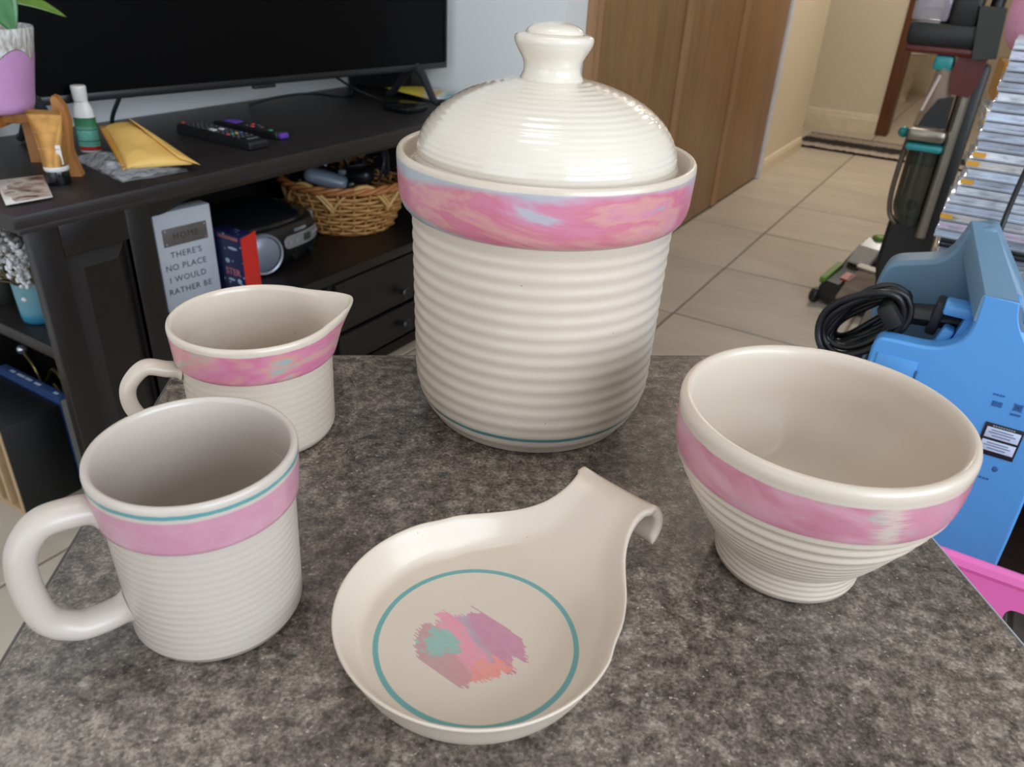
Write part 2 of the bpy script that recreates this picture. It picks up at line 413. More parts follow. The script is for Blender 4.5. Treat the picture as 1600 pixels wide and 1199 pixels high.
# ------------------------------------------------------------------ table
m, nt, p = new('grey_concrete_laminate'); v = coords(nt)
sp = noise(nt, v, 560, 3, .65); md = noise(nt, v, 120, 5, .65); bl = noise(nt, v, 13, 5, .6)
vo = node(nt, 'ShaderNodeTexVoronoi', {'Vector': v, 'Scale': 210., 'Randomness': 1.}).outputs[0]
f = math_(nt, 'ADD', math_(nt, 'MULTIPLY', sp, .46), math_(nt, 'ADD', math_(nt, 'MULTIPLY', md, .56), math_(nt, 'MULTIPLY', bl, .36)))
c = ramp(nt, f, [(.54, lin((46, 39, 35))), (.64, lin((88, 78, 70))), (.715, lin((114, 103, 93))), (.85, lin((166, 153, 140)))])
fl = noise(nt, v, 380, 2, .5)
c = mix(nt, math_(nt, 'MULTIPLY', smooth(nt, fl, .66, .74), .65), c, lin((190, 180, 168)))
c = mix(nt, math_(nt, 'MULTIPLY', math_(nt, 'SUBTRACT', 1., smooth(nt, noise(nt, v, 210, 4), .34, .42)), .55), c, lin((38, 35, 34)))
setc(nt, p, c)
p.inputs['Roughness'].default_value = .36; p.inputs['Specular IOR Level'].default_value = .6
bump(nt, p, sp, .0003)
BL, BR = Vector((-.495, .334, 0)), Vector((-.107, .629, 0))
ex = (BR-BL).normalized(); ey = Vector((ex.y, -ex.x, 0))   # ey points to the near end
TW, TL = (BR-BL).length, .78
table = thing('table', 'small grey stone-look laminate table the cream crockery stands on', 'table', ((BL+BR)/2+ey*TL/2).to_tuple(), math.atan2(ex.y, ex.x))
MB().bx(-TW/2, TW/2, -TL/2, TL/2, .684, .71, .0012).build('tabletop', m, table)
m_edge = mat('edge_highlight_strip', (168, 170, 176), .18, spec=.8)  # paler than the other strips: edge highlight put into the colour
b = MB()
for s in (-1, 1):
    b.bx(-TW/2, TW/2, s*TL/2, s*(TL/2+.0012), .684, .7094)
b.bx(-TW/2-.0012, -TW/2, -TL/2, TL/2, .684, .7094); b.build('edge_strip', mat('grey_edge_strip', (84, 78, 74), .4), table)
lab(MB().bx(TW/2, TW/2+.0014, -TL/2, TL/2, .684, .7098, .0006).build('edge_strip', m_edge, table), 'glossy edge strip with painted-in highlight')
m_blk = mat('black_metal', (26, 26, 27), .4, .3)
MB().bx(-.04, .04, -.04, .04, .03, .684, .004).build('column', m_blk, table)
MB().bx(-.19, .19, -.24, .24, 0, .03, .006).build('base', m_blk, table)
# ------------------------------------------------------------------ crockery
PINK, SAL, MAUVE, LAV, TG = lin((194, 112, 140)), lin((196, 134, 126)), lin((186, 112, 132)), lin((170, 164, 176)), lin((138, 158, 154))
HOT = lin((190, 94, 120))
T = .71
def arc(cx, cz, r, a0, a1, n, rz=None):
    rz = rz or r
    return [(cx+r*math.cos(math.radians(a0+(a1-a0)*k/n)), cz+rz*math.sin(math.radians(a0+(a1-a0)*k/n))) for k in range(n+1)]
def ribs(z0, z1, n, rf, amp, per, sharp=1.):
    out = []
    for k in range(n+1):
        z = z0+(z1-z0)*k/n
        w = .5+.5*math.cos(2*PI*z/per)
        fade = min(1, (z-z0)/.006+.2, (z1-z)/.004+.1)
        out.append((rf(z)+amp*(w-.5)*fade, z))
    return out
# --- canister
can = thing('canister', 'large cream ribbed stoneware canister with a pink painted collar', 'canister', (-.2393, .4370, T))
rf = lambda z: .0828+.0018*min(1, max(0, (z-.02)/.12))-.0125*max(0, 1-z/.036)**2.2
prof = [(0, .003), (.060, .003), (.063, 0), (.0685, 0)]
prof += ribs(.0009, .139, 280, rf, .0006, .0091)
prof += [(.0848, .141), (.0862, .144), (.0868, .148), (.084, .150), (.079, .15), (.079, .02), (.07, .008), (0, .007)]
MB().lathe(prof, 128).build('body', glaze('canister_glaze', [(.0136, .0168)], .38), can, smooth=60)
prof = [(.0868, .1466), (.0885, .1474), (.0905, .1496), (.0922, .1535), (.0930, .158), (.0934, .165), (.0939, .178), (.0937, .1812), (.0928, .1828), (.0912, .1832), (.0898, .1822), (.0890, .180), (.0885, .172), (.0845, .170), (.079, .168), (.079, .148)]
MB().lathe(prof, 128, closed=True).build('collar', watercolour('canister_band', .1474, .1795, 3.1, [(.34, TG), (.40, LAV), (.45, PINK), (.51, HOT), (.56, SAL), (.61, PINK), (.66, TG), (.72, LAV)], stretch=2.6, edge=lin((156, 164, 168)), nscale=7.5), can, smooth=60)
prof = [(0, .166), (.07, .166), (.076, .1705), (.0835, .1712), (.0836, .1735), (.0832, .1765), (.0826, .179)]
N = 150
for k in range(N+1):
    a = (PI/2-.23)*k/N
    w = .00011*math.sin(2*PI*(a*.083)/.0062)*min(1, k/14)
    r_, z_ = (.0815+w)*math.cos(a), .1802+(.0462+w)*math.sin(a)
    prof.append((r_, z_))
prof += [(.0175, .2263), (.010, .2275), (0, .228)]
m_lid = glaze('lid_glaze', (), .09, lin((217, 206, 191)), .5)
lid = MB().lathe(prof, 128).build('lid', m_lid, can, smooth=60)
prof = [(.0, .2245), (.0195, .2245), (.0185, .2268), (.0173, .2292), (.0172, .232), (.0180, .2355), (.0200, .239), (.0222, .2425), (.0234, .2452), (.0237, .2470), (.0232, .2487), (.0218, .2497), (.0196, .2500), (.0178, .2506)] + arc(0, .2503, .0172, 0, 90, 8, .0062)
MB().lathe(prof, 64).build('knob', m_lid, lid, smooth=80)
# --- handles
def handle(pts, rad, flat, m, par, n=10):
    c = spline(pts, n); k = len(c)
    rs = [rad*(1+.38*max(0, 1-i/5)**2+.38*max(0, 1-(k-1-i)/5)**2) for i in range(k)]
    return MB().tube(c, rs, 18, flat=flat).build('handle', m, par, smooth=180)
# --- mug
mug = thing('mug', 'cream mug with a pink band and thin teal ring', 'mug', (-.2603, .1717, T), math.radians(-116))
rf = lambda z: .0394+.0018*min(1, max(0, z/.066))
m_mug = glaze('mug_glaze', (), .36, lin((190, 177, 166)))
prof = [(0, .003), (.030, .003), (.032, 0), (.0355, 0), (.0378, .0015), (.0390, .0042)] + ribs(.005, .0672, 200, rf, .00011, .0040)
prof += [(.0414, .0690), (.0408, .0710), (.0398, .0712), (.0396, .060), (.0378, .014)] + arc(.0318, .012, .006, 0, -90, 8) + [(.02, .006), (0, .006)]
MB().lathe(prof, 96).build('body', m_mug, mug, smooth=60)
prof = [(.0404, .0686), (.0424, .0687), (.0432, .0695), (.0434, .0715), (.0440, .080), (.0446, .0885), (.0447, .0915), (.0444, .0932), (.0437, .0942), (.0426, .0944), (.0417, .0937), (.0411, .0918), (.0406, .085), (.0399, .0712), (.0404, .0682)]
MB().lathe(prof, 96, closed=True).build('collar', watercolour('mug_band', .0692, .0868, 8.3, [(.2, lin((188, 134, 150))), (.5, lin((184, 122, 142))), (.72, lin((190, 140, 154))), (.85, lin((184, 152, 158)))], [(.0888, .0908)], stretch=1.6, nscale=16, cream=lin((190, 177, 166))), mug, smooth=60)
handle([(.0415, 0, .0755), (.050, 0, .0770), (.063, 0, .0755), (.0720, 0, .0640), (.0742, 0, .0470), (.0712, 0, .0265), (.0610, 0, .0170), (.0500, 0, .0160), (.0384, 0, .0185)], .0066, (1.15, .95), m_mug, mug)
# --- pitcher
SP = math.radians(60)
pit = thing('pitcher', 'small cream pouring jug with a spout and a pink painted band', 'jug', (-.3663, .2992, T))
def spout(a, r, z):
    d = abs((a-SP+PI) % (2*PI)-PI); d = math.sqrt(d*d+.0081)-.09; w = max(0, 1-d/.66); w = w*w*(1.25-.25*w)
    h = max(0, min(1, (z-.056)/.028))
    return r+.0152*w*h**1.25, z+.0022*w*h
rf = lambda z: .0458+.0014*min(1, max(0, z/.055))
m_pit = glaze('jug_glaze', (), .3)
prof = [(0, .003), (.036, .003), (.038, 0), (.0415, 0), (.0442, .0016), (.0456, .0045)] + ribs(.006, .057, 180, rf, .00012, .0050)
prof += [(.0473, .0588), (.0468, .0606), (.0462, .061), (.0460, .05), (.0444, .014)] + arc(.0374, .013, .007, 0, -90, 8) + [(.02, .006), (0, .006)]
MB().lathe(prof, 120, fr=spout).build('body', m_pit, pit, smooth=60)
prof = [(.0468, .0582), (.0490, .0584), (.0498, .0592), (.0502, .0612), (.0507, .070), (.0514, .0785), (.0515, .0805), (.0511, .0822), (.0502, .0830), (.0491, .0829), (.0482, .0818), (.0477, .0795), (.0472, .0735), (.0463, .0612), (.0468, .0585)]
MB().lathe(prof, 120, closed=True, fr=spout).build('collar', watercolour('jug_band', .0585, .0782, 5.2, [(.34, TG), (.41, SAL), (.47, PINK), (.54, lin((192, 100, 132))), (.60, SAL), (.66, TG)], stretch=2.2, nscale=12, rough=.25), pit, smooth=60)
hd = math.radians(-122); cu_, su_ = math.cos(hd), math.sin(hd)
handle([(r_*cu_, r_*su_, z) for r_, z in ((.0470, .0525), (.055, .0545), (.067, .0575), (.0775, .0470), (.0785, .0330), (.0715, .0200), (.0600, .0150), (.0472, .0180))], .0056, (1.2, .85), m_pit, pit)
# --- bowl
bowl = thing('mixing_bowl', 'cream footed bowl with a thick rolled rim and a pink band', 'bowl', (-.0340, .3727, T))
prof = [(0, .004), (.028, .004), (.031, 0), (.0355, 0), (.0378, .0012), (.0387, .004)] + [(.0388+.0013*max(0, (z-.006)/.012)**2+.00016*math.cos(2*PI*z/.0038), z) for z in [.0045+.013*i/40 for i in range(41)]]
for k in range(140):
    z = .0185+(.0655-.0185)*k/139; t_ = (z-.0185)/.047
    r_ = .0408+(.0684-.0408)*(t_**.80)
    ph = (z/.0064) % 1
    q = sstep(z, .042, .047)
    r_ += q*.0008*math.cos(2*PI*(z-.0655)/.0082)+(1-q)*.00022*math.cos(2*PI*z/.0038)
    prof.append((r_, z))
prof += [(.0690, .0668), (.0698, .0685), (.0706, .071), (.0713, .076), (.0717, .082), (.0717, .0875), (.0714, .0905), (.0719, .0925), (.0718, .0952), (.0710, .0975), (.0697, .0986), (.0680, .0987), (.0667, .0978), (.0658, .0958)]
prof += [(v.x, v.y) for v in spline([(.0652, .092, 0), (.0642, .081, 0), (.0614, .066, 0), (.0545, .050, 0), (.0455, .035, 0), (.035, .0245, 0), (.023, .0185, 0), (.010, .0165, 0), (0, .0162, 0)], 8)]
MB().lathe(prof, 128).build('body', watercolour('bowl_band', .0685, .0895, 11.7, [(.30, lin((170, 132, 138))), (.42, lin((190, 118, 138))), (.53, lin((182, 104, 124))), (.64, lin((196, 132, 148))), (.74, lin((172, 152, 160)))], gap=math.radians(-52), stretch=1.8, nscale=12, rough=.34), bowl, smooth=60)
# --- spoon rest
m, nt, p = new('spoon_rest_glaze')
t = node(nt, 'ShaderNodeTexCoord'); o = t.outputs['Object']
sx = node(nt, 'ShaderNodeSeparateXYZ', {0: o}); X_, Y_, Z_ = sx.outputs
col = ramp(nt, noise(nt, o, 12), [(.3, tuple(x*.97 for x in CREAM[:3])+(1,)), (.7, CREAM)])
spk = node(nt, 'ShaderNodeTexVoronoi', {'Vector': o, 'Scale': 60.}).outputs[0]
col = mix(nt, math_(nt, 'LESS_THAN', spk, .02), col, lin((150, 120, 90)))
flo = math_(nt, 'MULTIPLY', math_(nt, 'LESS_THAN', Z_, .028), math_(nt, 'GREATER_THAN', Z_, .0045))
rx = math_(nt, 'SUBTRACT', X_, .0035); ry = math_(nt, 'ADD', Y_, .0045)
rad = math_(nt, 'SQRT', math_(nt, 'ADD', math_(nt, 'MULTIPLY', rx, rx), math_(nt, 'MULTIPLY', ry, ry)))
rad = math_(nt, 'ADD', rad, math_(nt, 'MULTIPLY', math_(nt, 'SUBTRACT', noise(nt, o, 45), .5), .0006))
ring = math_(nt, 'MULTIPLY', smooth(nt, rad, .0456, .0462), math_(nt, 'SUBTRACT', 1., smooth(nt, rad, .0482, .0488)))
col = mix(nt, math_(nt, 'MULTIPLY', ring, flo), col, lin((100, 152, 150)))
# sponge patch: strokes along +X (a), stacked across (b), ragged stroke ends
rt = node(nt, 'ShaderNodeMapping', {0: o, 'Rotation': (0, 0, math.radians(6)), 'Location': (-.0045, .009, 0)}).outputs[0]
s2 = node(nt, 'ShaderNodeSeparateXYZ', {0: rt}); a_, b_ = s2.outputs[0], s2.outputs[1]
row = math_(nt, 'FLOOR', math_(nt, 'MULTIPLY', b_, 1500.))
big = math_(nt, 'FLOOR', math_(nt, 'MULTIPLY', math_(nt, 'ADD', b_, .0012), 190.))
wn = node(nt, 'ShaderNodeTexWhiteNoise', {'W': row}, noise_dimensions='1D').outputs[0]
wb = node(nt, 'ShaderNodeTexWhiteNoise', {'W': big}, noise_dimensions='1D')
hw = math_(nt, 'SQRT', math_(nt, 'MAXIMUM', 0., math_(nt, 'SUBTRACT', .000560, math_(nt, 'MULTIPLY', b_, b_))))
off = math_(nt, 'MULTIPLY', math_(nt, 'SUBTRACT', wb.outputs[0], .5), .009)
lim = math_(nt, 'ADD', hw, math_(nt, 'MULTIPLY', math_(nt, 'SUBTRACT', wn, .5), .0032))
ins = math_(nt, 'SUBTRACT', 1., smooth(nt, math_(nt, 'SUBTRACT', math_(nt, 'ABSOLUTE', math_(nt, 'SUBTRACT', a_, off)), lim), -.0003, .0003))
ins = math_(nt, 'MULTIPLY', ins, math_(nt, 'LESS_THAN', math_(nt, 'ABSOLUTE', b_), .0205))
st = node(nt, 'ShaderNodeMapping', {0: rt, 'Scale': (60, 160, 1)}).outputs[0]
wn2 = node(nt, 'ShaderNodeTexNoise', {'Vector': st, 'Scale': .8, 'Detail': 4., 'Distortion': .6}).outputs[0]
wn3 = node(nt, 'ShaderNodeTexNoise', {'Vector': st, 'Scale': 2.2, 'Detail': 3., 'Distortion': .8}).outputs[0]
bb = math_(nt, 'ADD', node(nt, 'ShaderNodeMapRange', {0: math_(nt, 'ADD', b_, math_(nt, 'MULTIPLY', a_, .42)), 1: -.021, 2: .021}).outputs[0], math_(nt, 'MULTIPLY', math_(nt, 'SUBTRACT', wn2, .5), .45))
pc = ramp(nt, bb, [(0, lin((172, 132, 130))), (.26, lin((184, 126, 126))), (.38, lin((208, 134, 148))), (.52, lin((210, 128, 146))), (.60, lin((160, 142, 156))), (.70, lin((178, 116, 138))), (1, lin((182, 120, 142)))])
def blob(cx, cy, rx_, ry_):
    u = math_(nt, 'MULTIPLY', math_(nt, 'SUBTRACT', a_, cx), 1/rx_); w = math_(nt, 'MULTIPLY', math_(nt, 'SUBTRACT', b_, cy), 1/ry_)
    d = math_(nt, 'SQRT', math_(nt, 'ADD', math_(nt, 'MULTIPLY', u, u), math_(nt, 'MULTIPLY', w, w)))
    return math_(nt, 'SUBTRACT', 1., smooth(nt, math_(nt, 'ADD', d, math_(nt, 'MULTIPLY', math_(nt, 'SUBTRACT', wn3, .5), 2.2)), .8, 1.0))
pc = mix(nt, blob(.018, -.005, .010, .010), pc, lin((214, 128, 116)))
pc = mix(nt, blob(-.0135, -.006, .0105, .0095), pc, lin((122, 164, 152)))
pc = mix(nt, math_(nt, 'MULTIPLY', noise(nt, st, 3, 3), .25), pc, lin((220, 200, 196)))
col = mix(nt, math_(nt, 'MULTIPLY', ins, flo), col, pc)
setc(nt, p, col); p.inputs['Roughness'].default_value = .36; p.inputs['Coat Weight'].default_value = .15; p.inputs['Coat Roughness'].default_value = .12
rest = thing('spoon_rest', 'round cream spoon rest with a hooked handle and a painted pink patch', 'spoon rest', (-.1432, .2244, T))
au = math.radians(78.2); uu = Vector((math.cos(au), math.sin(au), 0)); vv_ = Vector((uu.y, -uu.x, 0))
R0 = .0666
HT = [(.030, .0590), (.040, .0552), (.050, .0500), (.060, .0435), (.070, .0352), (.078, .0290), (.086, .0248), (.094, .0230), (.102, .0238), (.109, .0255), (.2, .0255)]
HS = spline([(u, math.sqrt(R0*R0-u*u), 0) for u in (.010, .020)]+[(a, b, 0) for a, b in HT], 10)
def half(u):
    if u <= .0205: return math.sqrt(max(0, R0*R0-u*u))
    for p, q in zip(HS, HS[1:]):
        if u <= q.x: return p.y+(q.y-p.y)*(u-p.x)/(q.x-p.x)
def dish(u, v):
    d = math.sqrt(u*u+v*v); w = half(u) or 1e-6
    if u < 0: e = R0-d
    else:
        sl_ = (half(u+.002)-half(max(0, u-.002)))/.004
        e = (w-abs(v))/math.sqrt(1+sl_*sl_)
    e = max(e, 0)
    wall = .0185*(1-sstep(e, -.0025, .0130))/(1-sstep(0, -.0025, .0130))
    n_ = sstep(u, .034, .106)
    zt = (.0052+wall)*(1-n_)+n_*(.0052+.0300*n_+.0030*(abs(v)/w)**3)
    rz = .0030*(1-n_)+.0027*n_
    rd = rz*(1-math.sqrt(max(0, 1-(1-min(1, e/rz))**2)))
    zb = (.0207)*(1-sstep(e, -.003, .0105))/(1-sstep(0, -.003, .0105))*(1-n_)+n_*(zt-.0054+rd)
    return zt-rd, min(zb, zt-rd)
rows, brow = [], []
us = [-R0*math.cos(PI*k/44*.5) for k in range(45)] + [.108*k/50 for k in range(1, 51)]
us[0] = -R0*.9995
SV = [math.sin(PI/2*(-1+2*j/52)) for j in range(53)]
for u in us:
    w = half(u); h_ = [dish(u, w*q) for q in SV]
    rows.append([uu*u+vv_*(w*q)+Vector((0, 0, h_[j][0])) for j, q in enumerate(SV)])
    brow.append([uu*u+vv_*(w*q)+Vector((0, 0, max(0, h_[j][1]))) for j, q in enumerate(SV)])
z0 = dish(.108, 0)[0]
for k in range(1, 12):    # the rolled-over hook
    a = math.radians(70-k*11.5); A0 = math.radians(70); w = half(.108)*(1+.03*math.sin(k/12*PI))
    RR = .0150; tk = (.0054+.0018*sstep(k, 0, 6))*math.sqrt(max(.02, 1-max(0, (k-8.5)/2.6)**2))
    for lst, rr, sg_ in ((rows, RR-.0027+tk/2, 1), (brow, RR-.0027-tk/2, -1)):
        fu = .108+rr*math.cos(a)-RR*math.cos(A0); fz = z0+rr*math.sin(a)-RR*math.sin(A0)
        row = []
        for j, q in enumerate(SV):
            e = w*(1-abs(q)); rd = tk/2*(1-math.sqrt(max(0, 1-(1-min(1, e/(tk/2)))**2)))
            row.append(uu*(fu-sg_*rd*math.cos(a))+vv_*(w*q)+Vector((0, 0, fz-sg_*rd*math.sin(a)+.0024*abs(q)**3*max(0, 1-k/4))))
        lst.append(row)
n_r, n_c = len(rows), len(SV)
b = MB(); tv_ = [[b.bm.verts.new(p) for p in r] for r in rows]; bv_ = [[b.bm.verts.new(p) for p in r] for r in brow]
for i in range(n_r-1):
    for j in range(n_c-1):
        b.bm.faces.new((tv_[i][j], tv_[i][j+1], tv_[i+1][j+1], tv_[i+1][j])); b.bm.faces.new((bv_[i][j], bv_[i+1][j], bv_[i+1][j+1], bv_[i][j+1]))
    for j in (0, n_c-1): b.bm.faces.new((tv_[i][j], tv_[i+1][j], bv_[i+1][j], bv_[i][j]))
for i in (0, n_r-1):
    for j in range(n_c-1): b.bm.faces.new((tv_[i][j], bv_[i][j], bv_[i][j+1], tv_[i][j+1]))
o = b.build('dish', m, rest, smooth=180)
# ------------------------------------------------------------------ TV cabinet
m_cab = wood('espresso_wood', (26, 21, 20), (19, 15, 14), (6, 6, 6), .40, 4.)
m_cabtop = wood('espresso_top', (42, 37, 36), (32, 27, 26), (5, 1.2, 5), .42, 5.)
m_in = mat('cabinet_inside', (22, 18, 17), .6)
cab = thing('tv_cabinet', 'dark espresso wooden TV cabinet with an open shelf and drawers', 'cabinet', (-1.51, 1.29, 0), 0)
def cp(name, b, m=m_cab, par=cab, **k): return b.build(name, m, par, world=True, **k)
b = MB().bx(-1.772, -1.235, .585, 1.985, .590, .612, .004); b.bx(-1.772, -1.245, .595, 1.975, .578, .590, .003); cp('top', b, m_cabtop)
def front_panel(y0, y1, z0, z1, name='front_panel'):
    b = MB().bx(-1.272, -1.262, y0, y1, z0, z1)
    w = .048
    b.bx(-1.264, -1.25, y0, y0+w, z0, z1, .002); b.bx(-1.264, -1.25, y1-w, y1, z0, z1, .002)
    b.bx(-1.264, -1.25, y0+w, y1-w, z1-w*1.1, z1, .002); b.bx(-1.264, -1.25, y0+w, y1-w, z0, z0+w*1.1, .002)
    f = cp(name, b)
    a0, a1, c0, c1 = y0+w+.006, y1-w-.006, z0+w*1.1+.006, z1-w*1.1-.006
    q = .022; b = MB()
    b.grid([[(-1.262, a0, c0), (-1.262, a1, c0), (-1.262, a1, c1), (-1.262, a0, c1)], [(-1.2535, a0+q, c0+q), (-1.2535, a1-q, c0+q), (-1.2535, a1-q, c1-q), (-1.2535, a0+q, c1-q)]], close_v=True, cap=True)
    cp('raised_panel', b, par=f, smooth=0)
front_panel(.61, .825, 0, .578); front_panel(1.755, 1.97, 0, .578)
cp('back_panel', MB().bx(-1.772, -1.76, .61, 1.97, 0, .578), m_in)
cp('partition', MB().bx(-1.76, -1.272, .80, .825, 0, .578), m_in)
cp('side_panel', MB().bx(-1.76, -1.272, 1.755, 1.78, 0, .578), m_in)
cp('end_shelf', MB().bx(-1.76, -1.272, .64, .80, .315, .340, .002), m_cabtop)
cp('bottom_board', MB().bx(-1.76, -1.272, .825, 1.755, .03, .05), m_in)
cp('open_shelf', MB().bx(-1.76, -1.25, .825, 1.755, .285, .310, .003))
b = MB(); pts = [(.825, .578), (1.755, .578), (1.755, .553)] + [(1.755-.02-.07*k/8, .553+.016*sstep(k/8, 0, 1)) for k in range(9)] + [(.825+.02+.07*(8-k)/8, .553+.016*sstep((8-k)/8, 0, 1)) for k in range(9)] + [(.825, .553)]
b.prism(pts, 'x', -1.268, -1.252); cp('valance', b, smooth=0)
cp('divider', MB().bx(-1.30, -1.262, 1.258, 1.275, .05, .285), m_in)
cp('plinth', MB().bx(-1.29, -1.272, .825, 1.755, 0, .045))
m_knob = mat('pewter_knob', (60, 58, 58), .35, .7)
for y0, y1 in ((.832, 1.256), (1.277, 1.748)):
    for z0, z1, kn in ((.150, .280, .189), (.052, .140, .096)):
        b = MB().bx(-1.27, -1.25, y0, y1, z0, z1, .004)
        b.grid([[(-1.2505, y0+.02, z0+.018), (-1.2505, y1-.02, z0+.018), (-1.2505, y1-.02, z1-.018), (-1.2505, y0+.02, z1-.018)], [(-1.246, y0+.03, z0+.028), (-1.246, y1-.03, z0+.028), (-1.246, y1-.03, z1-.028), (-1.246, y0+.03, z1-.028)]], close_v=True, cap=True)
        d = cp('drawer', b, smooth=30)
        ky = (y0+y1)/2
        b = MB().lathe([(0, 0), (.007, 0), (.006, .008), (.009, .014), (.0155, .018), (.0165, .022), (.013, .026), (0, .028)], 24, loc=(-1.246, ky, kn), rot=rotm(ry=PI/2))
        cp('knob', b, m_knob, par=d)
# ------------------------------------------------------------------ television
dv = Vector((.137, .9906, 0)).normalized(); nv = Vector((dv.y, -dv.x, 0))  # nv faces the room
org = Vector((-1.4215, 1.955, .700))
TVW, TVH = 1.235, .71
tv = thing('television', 'large flat black television on splayed feet on the dark cabinet', 'television', (org-dv*TVW/2).to_tuple(), math.atan2(dv.y, dv.x))
# local x along dv (towards the far end), local -y faces the room
m_bez = mat('tv_bezel', (24, 26, 30), .35); m_tvb = mat('tv_back', (18, 18, 19), .6)
m, nt, p = new('tv_screen'); p.inputs['Base Color'].default_value = (.0015, .0015, .002, 1); p.inputs['Roughness'].default_value = .35; p.inputs['Specular IOR Level'].default_value = .12
m_scr = m
b = MB(); hw_ = TVW/2
b.bx(-hw_, hw_, -.004, .012, 0, .016, .002); b.bx(-hw_, hw_, -.004, .012, TVH-.008, TVH, .002)
for s in (-1, 1): b.bx(s*hw_, s*(hw_-.008), -.004, .012, .016, TVH-.008, .002)
b.build('bezel', m_bez, tv)
MB().bx(-hw_+.006, hw_-.006, 0, .008, .012, TVH-.006).build('screen', m_scr, tv)
b = MB().bx(-hw_+.002, hw_-.002, .012, .03, .004, TVH-.002, .006); b.bx(-hw_*.75, hw_*.75, .03, .06, .06, .40, .012); b.build('back_housing', m_tvb, tv)
MB().bx(-.03, .03, -.006, .006, -.007, .001, .002).build('sensor_bump', m_bez, tv)
m_leg = mat('tv_leg', (34, 38, 44), .45)
for s in (-1, 1):
    fx = s*(hw_-.115)
    b = MB()
    b.tube([(fx, .006, .012), (fx, -.02, -.01), (fx, -.062, -.070), (fx, -.082, -.0788)], [.011, .011, .010, .009], 8)
    b.tube([(fx, .010, .012), (fx, .045, -.012), (fx, .105, -.072), (fx, .125, -.0788)], [.011, .011, .010, .009], 8)
    b.build('leg', m_leg, tv)
m_cord = mat('black_cord', (16, 17, 20), .4)
tag(MB().tube(spline([(-1.62, 1.06, .73), (-1.615, 1.045, .695), (-1.63, 1.03, .655), (-1.65, 1.03, .6165), (-1.70, 1.06, .6165)], 6), .0045, 8).build('power_cord', m_cord), 'black power cord hanging from the television beside the white bottle', 'cord')
tag(MB().tube(spline([(-1.70, 1.46, .6160), (-1.67, 1.53, .632), (-1.62, 1.60, .640), (-1.60, 1.70, .624), (-1.63, 1.78, .6155), (-1.70, 1.86, .6155)], 6), .0035, 8).build('signal_cable', m_cord), 'thin dark cable arching over the cabinet under the television centre', 'cable')
tag(MB().tube(spline([(-1.62, 1.66, .70), (-1.60, 1.69, .675), (-1.57, 1.74, .640), (-1.52, 1.78, .6163), (-1.46, 1.76, .6160)], 6), .0032, 8).build('antenna_cable', m_cord), 'thin dark cable dropping from the television to its right foot', 'cable')
# black box standing behind the television
t = thing('speaker_box', 'black box standing in the cabinet corner behind the television', 'speaker', (-1.650, 1.955, .612))
MB().bx(-.125, .125, -.03, .03, 0, .16, .004).build('body', mat('black_box', (17, 14, 14), .5), t); MB().bx(-.115, .115, -.033, -.029, .01, .15, .001).build('grille', mat('grille', (12, 11, 11), .8), t)
# ------------------------------------------------------------------ things on the cabinet
ZC = .612
# wooden plant stand
m_orange = wood('orange_wood', (180, 122, 66), (148, 94, 46), (20, 20, 4), .5, 3.)
st = thing('plant_stand', 'orange-brown wooden plant stand with upright posts holding the pink pot', 'plant stand', (-1.457, .722, ZC))
legs = [(.067, .064), (.052, -.082), (-.070, .076), (-.078, -.076)]
for i, (x, y) in enumerate(legs):
    a = math.atan2(y, x); b = MB()
    pr = [(-.009, 0), (.012, 0), (.007, .02), (.003, .045), (.006, .07), (.010, .095), (.007, .118), (-.001, .134), (-.008, .137), (-.012, .130), (-.012, .112), (-.018, .108), (-.018, .088), (-.010, .084), (-.008, .05)]
    b.prism(pr, 'y', -.011, .011)
    r_ = rotm(rz=a)
    for v in b.bm.verts: v.co = r_ @ v.co + Vector((x, y, 0))
    b.build('post', m_orange, st, smooth=30)
for a, b2 in ((0, 3), (1, 2)):
    (x0, y0), (x1, y1) = legs[a], legs[b2]
    ang = math.atan2(y1-y0, x1-x0); ln = math.hypot(x1-x0, y1-y0)
    MB().box(((x0+x1)/2, (y0+y1)/2, .100-.006*a), (ln-.012, .024, .018), .003, rotm(rz=ang)).build('crossbar', m_orange, st)
# potted plant
m, nt, p = new('pot_paint'); o = node(nt, 'ShaderNodeTexCoord').outputs['Object']
sx = node(nt, 'ShaderNodeSeparateXYZ', {0: o}); ang = math_(nt, 'ARCTAN2', sx.outputs[1], sx.outputs[0])
sc = math_(nt, 'MULTIPLY', math_(nt, 'ABSOLUTE', math_(nt, 'SINE', math_(nt, 'ADD', math_(nt, 'MULTIPLY', ang, 3.5), .9))), .018)
k = smooth(nt, math_(nt, 'SUBTRACT', sx.outputs[2], math_(nt, 'ADD', .083, sc)), -.001, .001)
nz = noise(nt, node(nt, 'ShaderNodeMapping', {0: o, 'Scale': (3, 3, 1)}).outputs[0], 45, 5)
silver = ramp(nt, nz, [(.3, lin((150, 132, 108))), (.5, lin((205, 202, 198))), (.7, lin((232, 236, 240)))])
setc(nt, p, mix(nt, k, ramp(nt, noise(nt, o, 20), [(.3, lin((196, 146, 196))), (.7, lin((208, 158, 206)))]), silver)); p.inputs['Roughness'].default_value = .4
bump(nt, p, math_(nt, 'MULTIPLY', nz, k), .004)
pot = thing('flower_pot', 'lilac-pink pot with a silvery scalloped rim and broad green leaves', 'potted plant', (-1.461, .716, .723))
MB().lathe([(0, .002), (.047, .002), (.050, 0), (.055, .003), (.0585, .012), (.066, .05), (.0735, .085), (.0775, .11), (.0815, .128), (.0805, .132), (.0775, .130), (.075, .12), (.070, .10), (0, .10)], 64).build('pot', m, pot, smooth=60)
MB().lathe([(0, .106), (.03, .107), (.0705, .104), (.0695, .1005), (0, .1005)], 32).build('soil', mat('potting_soil', (40, 32, 26), .95, scale=200, var=.5), pot)
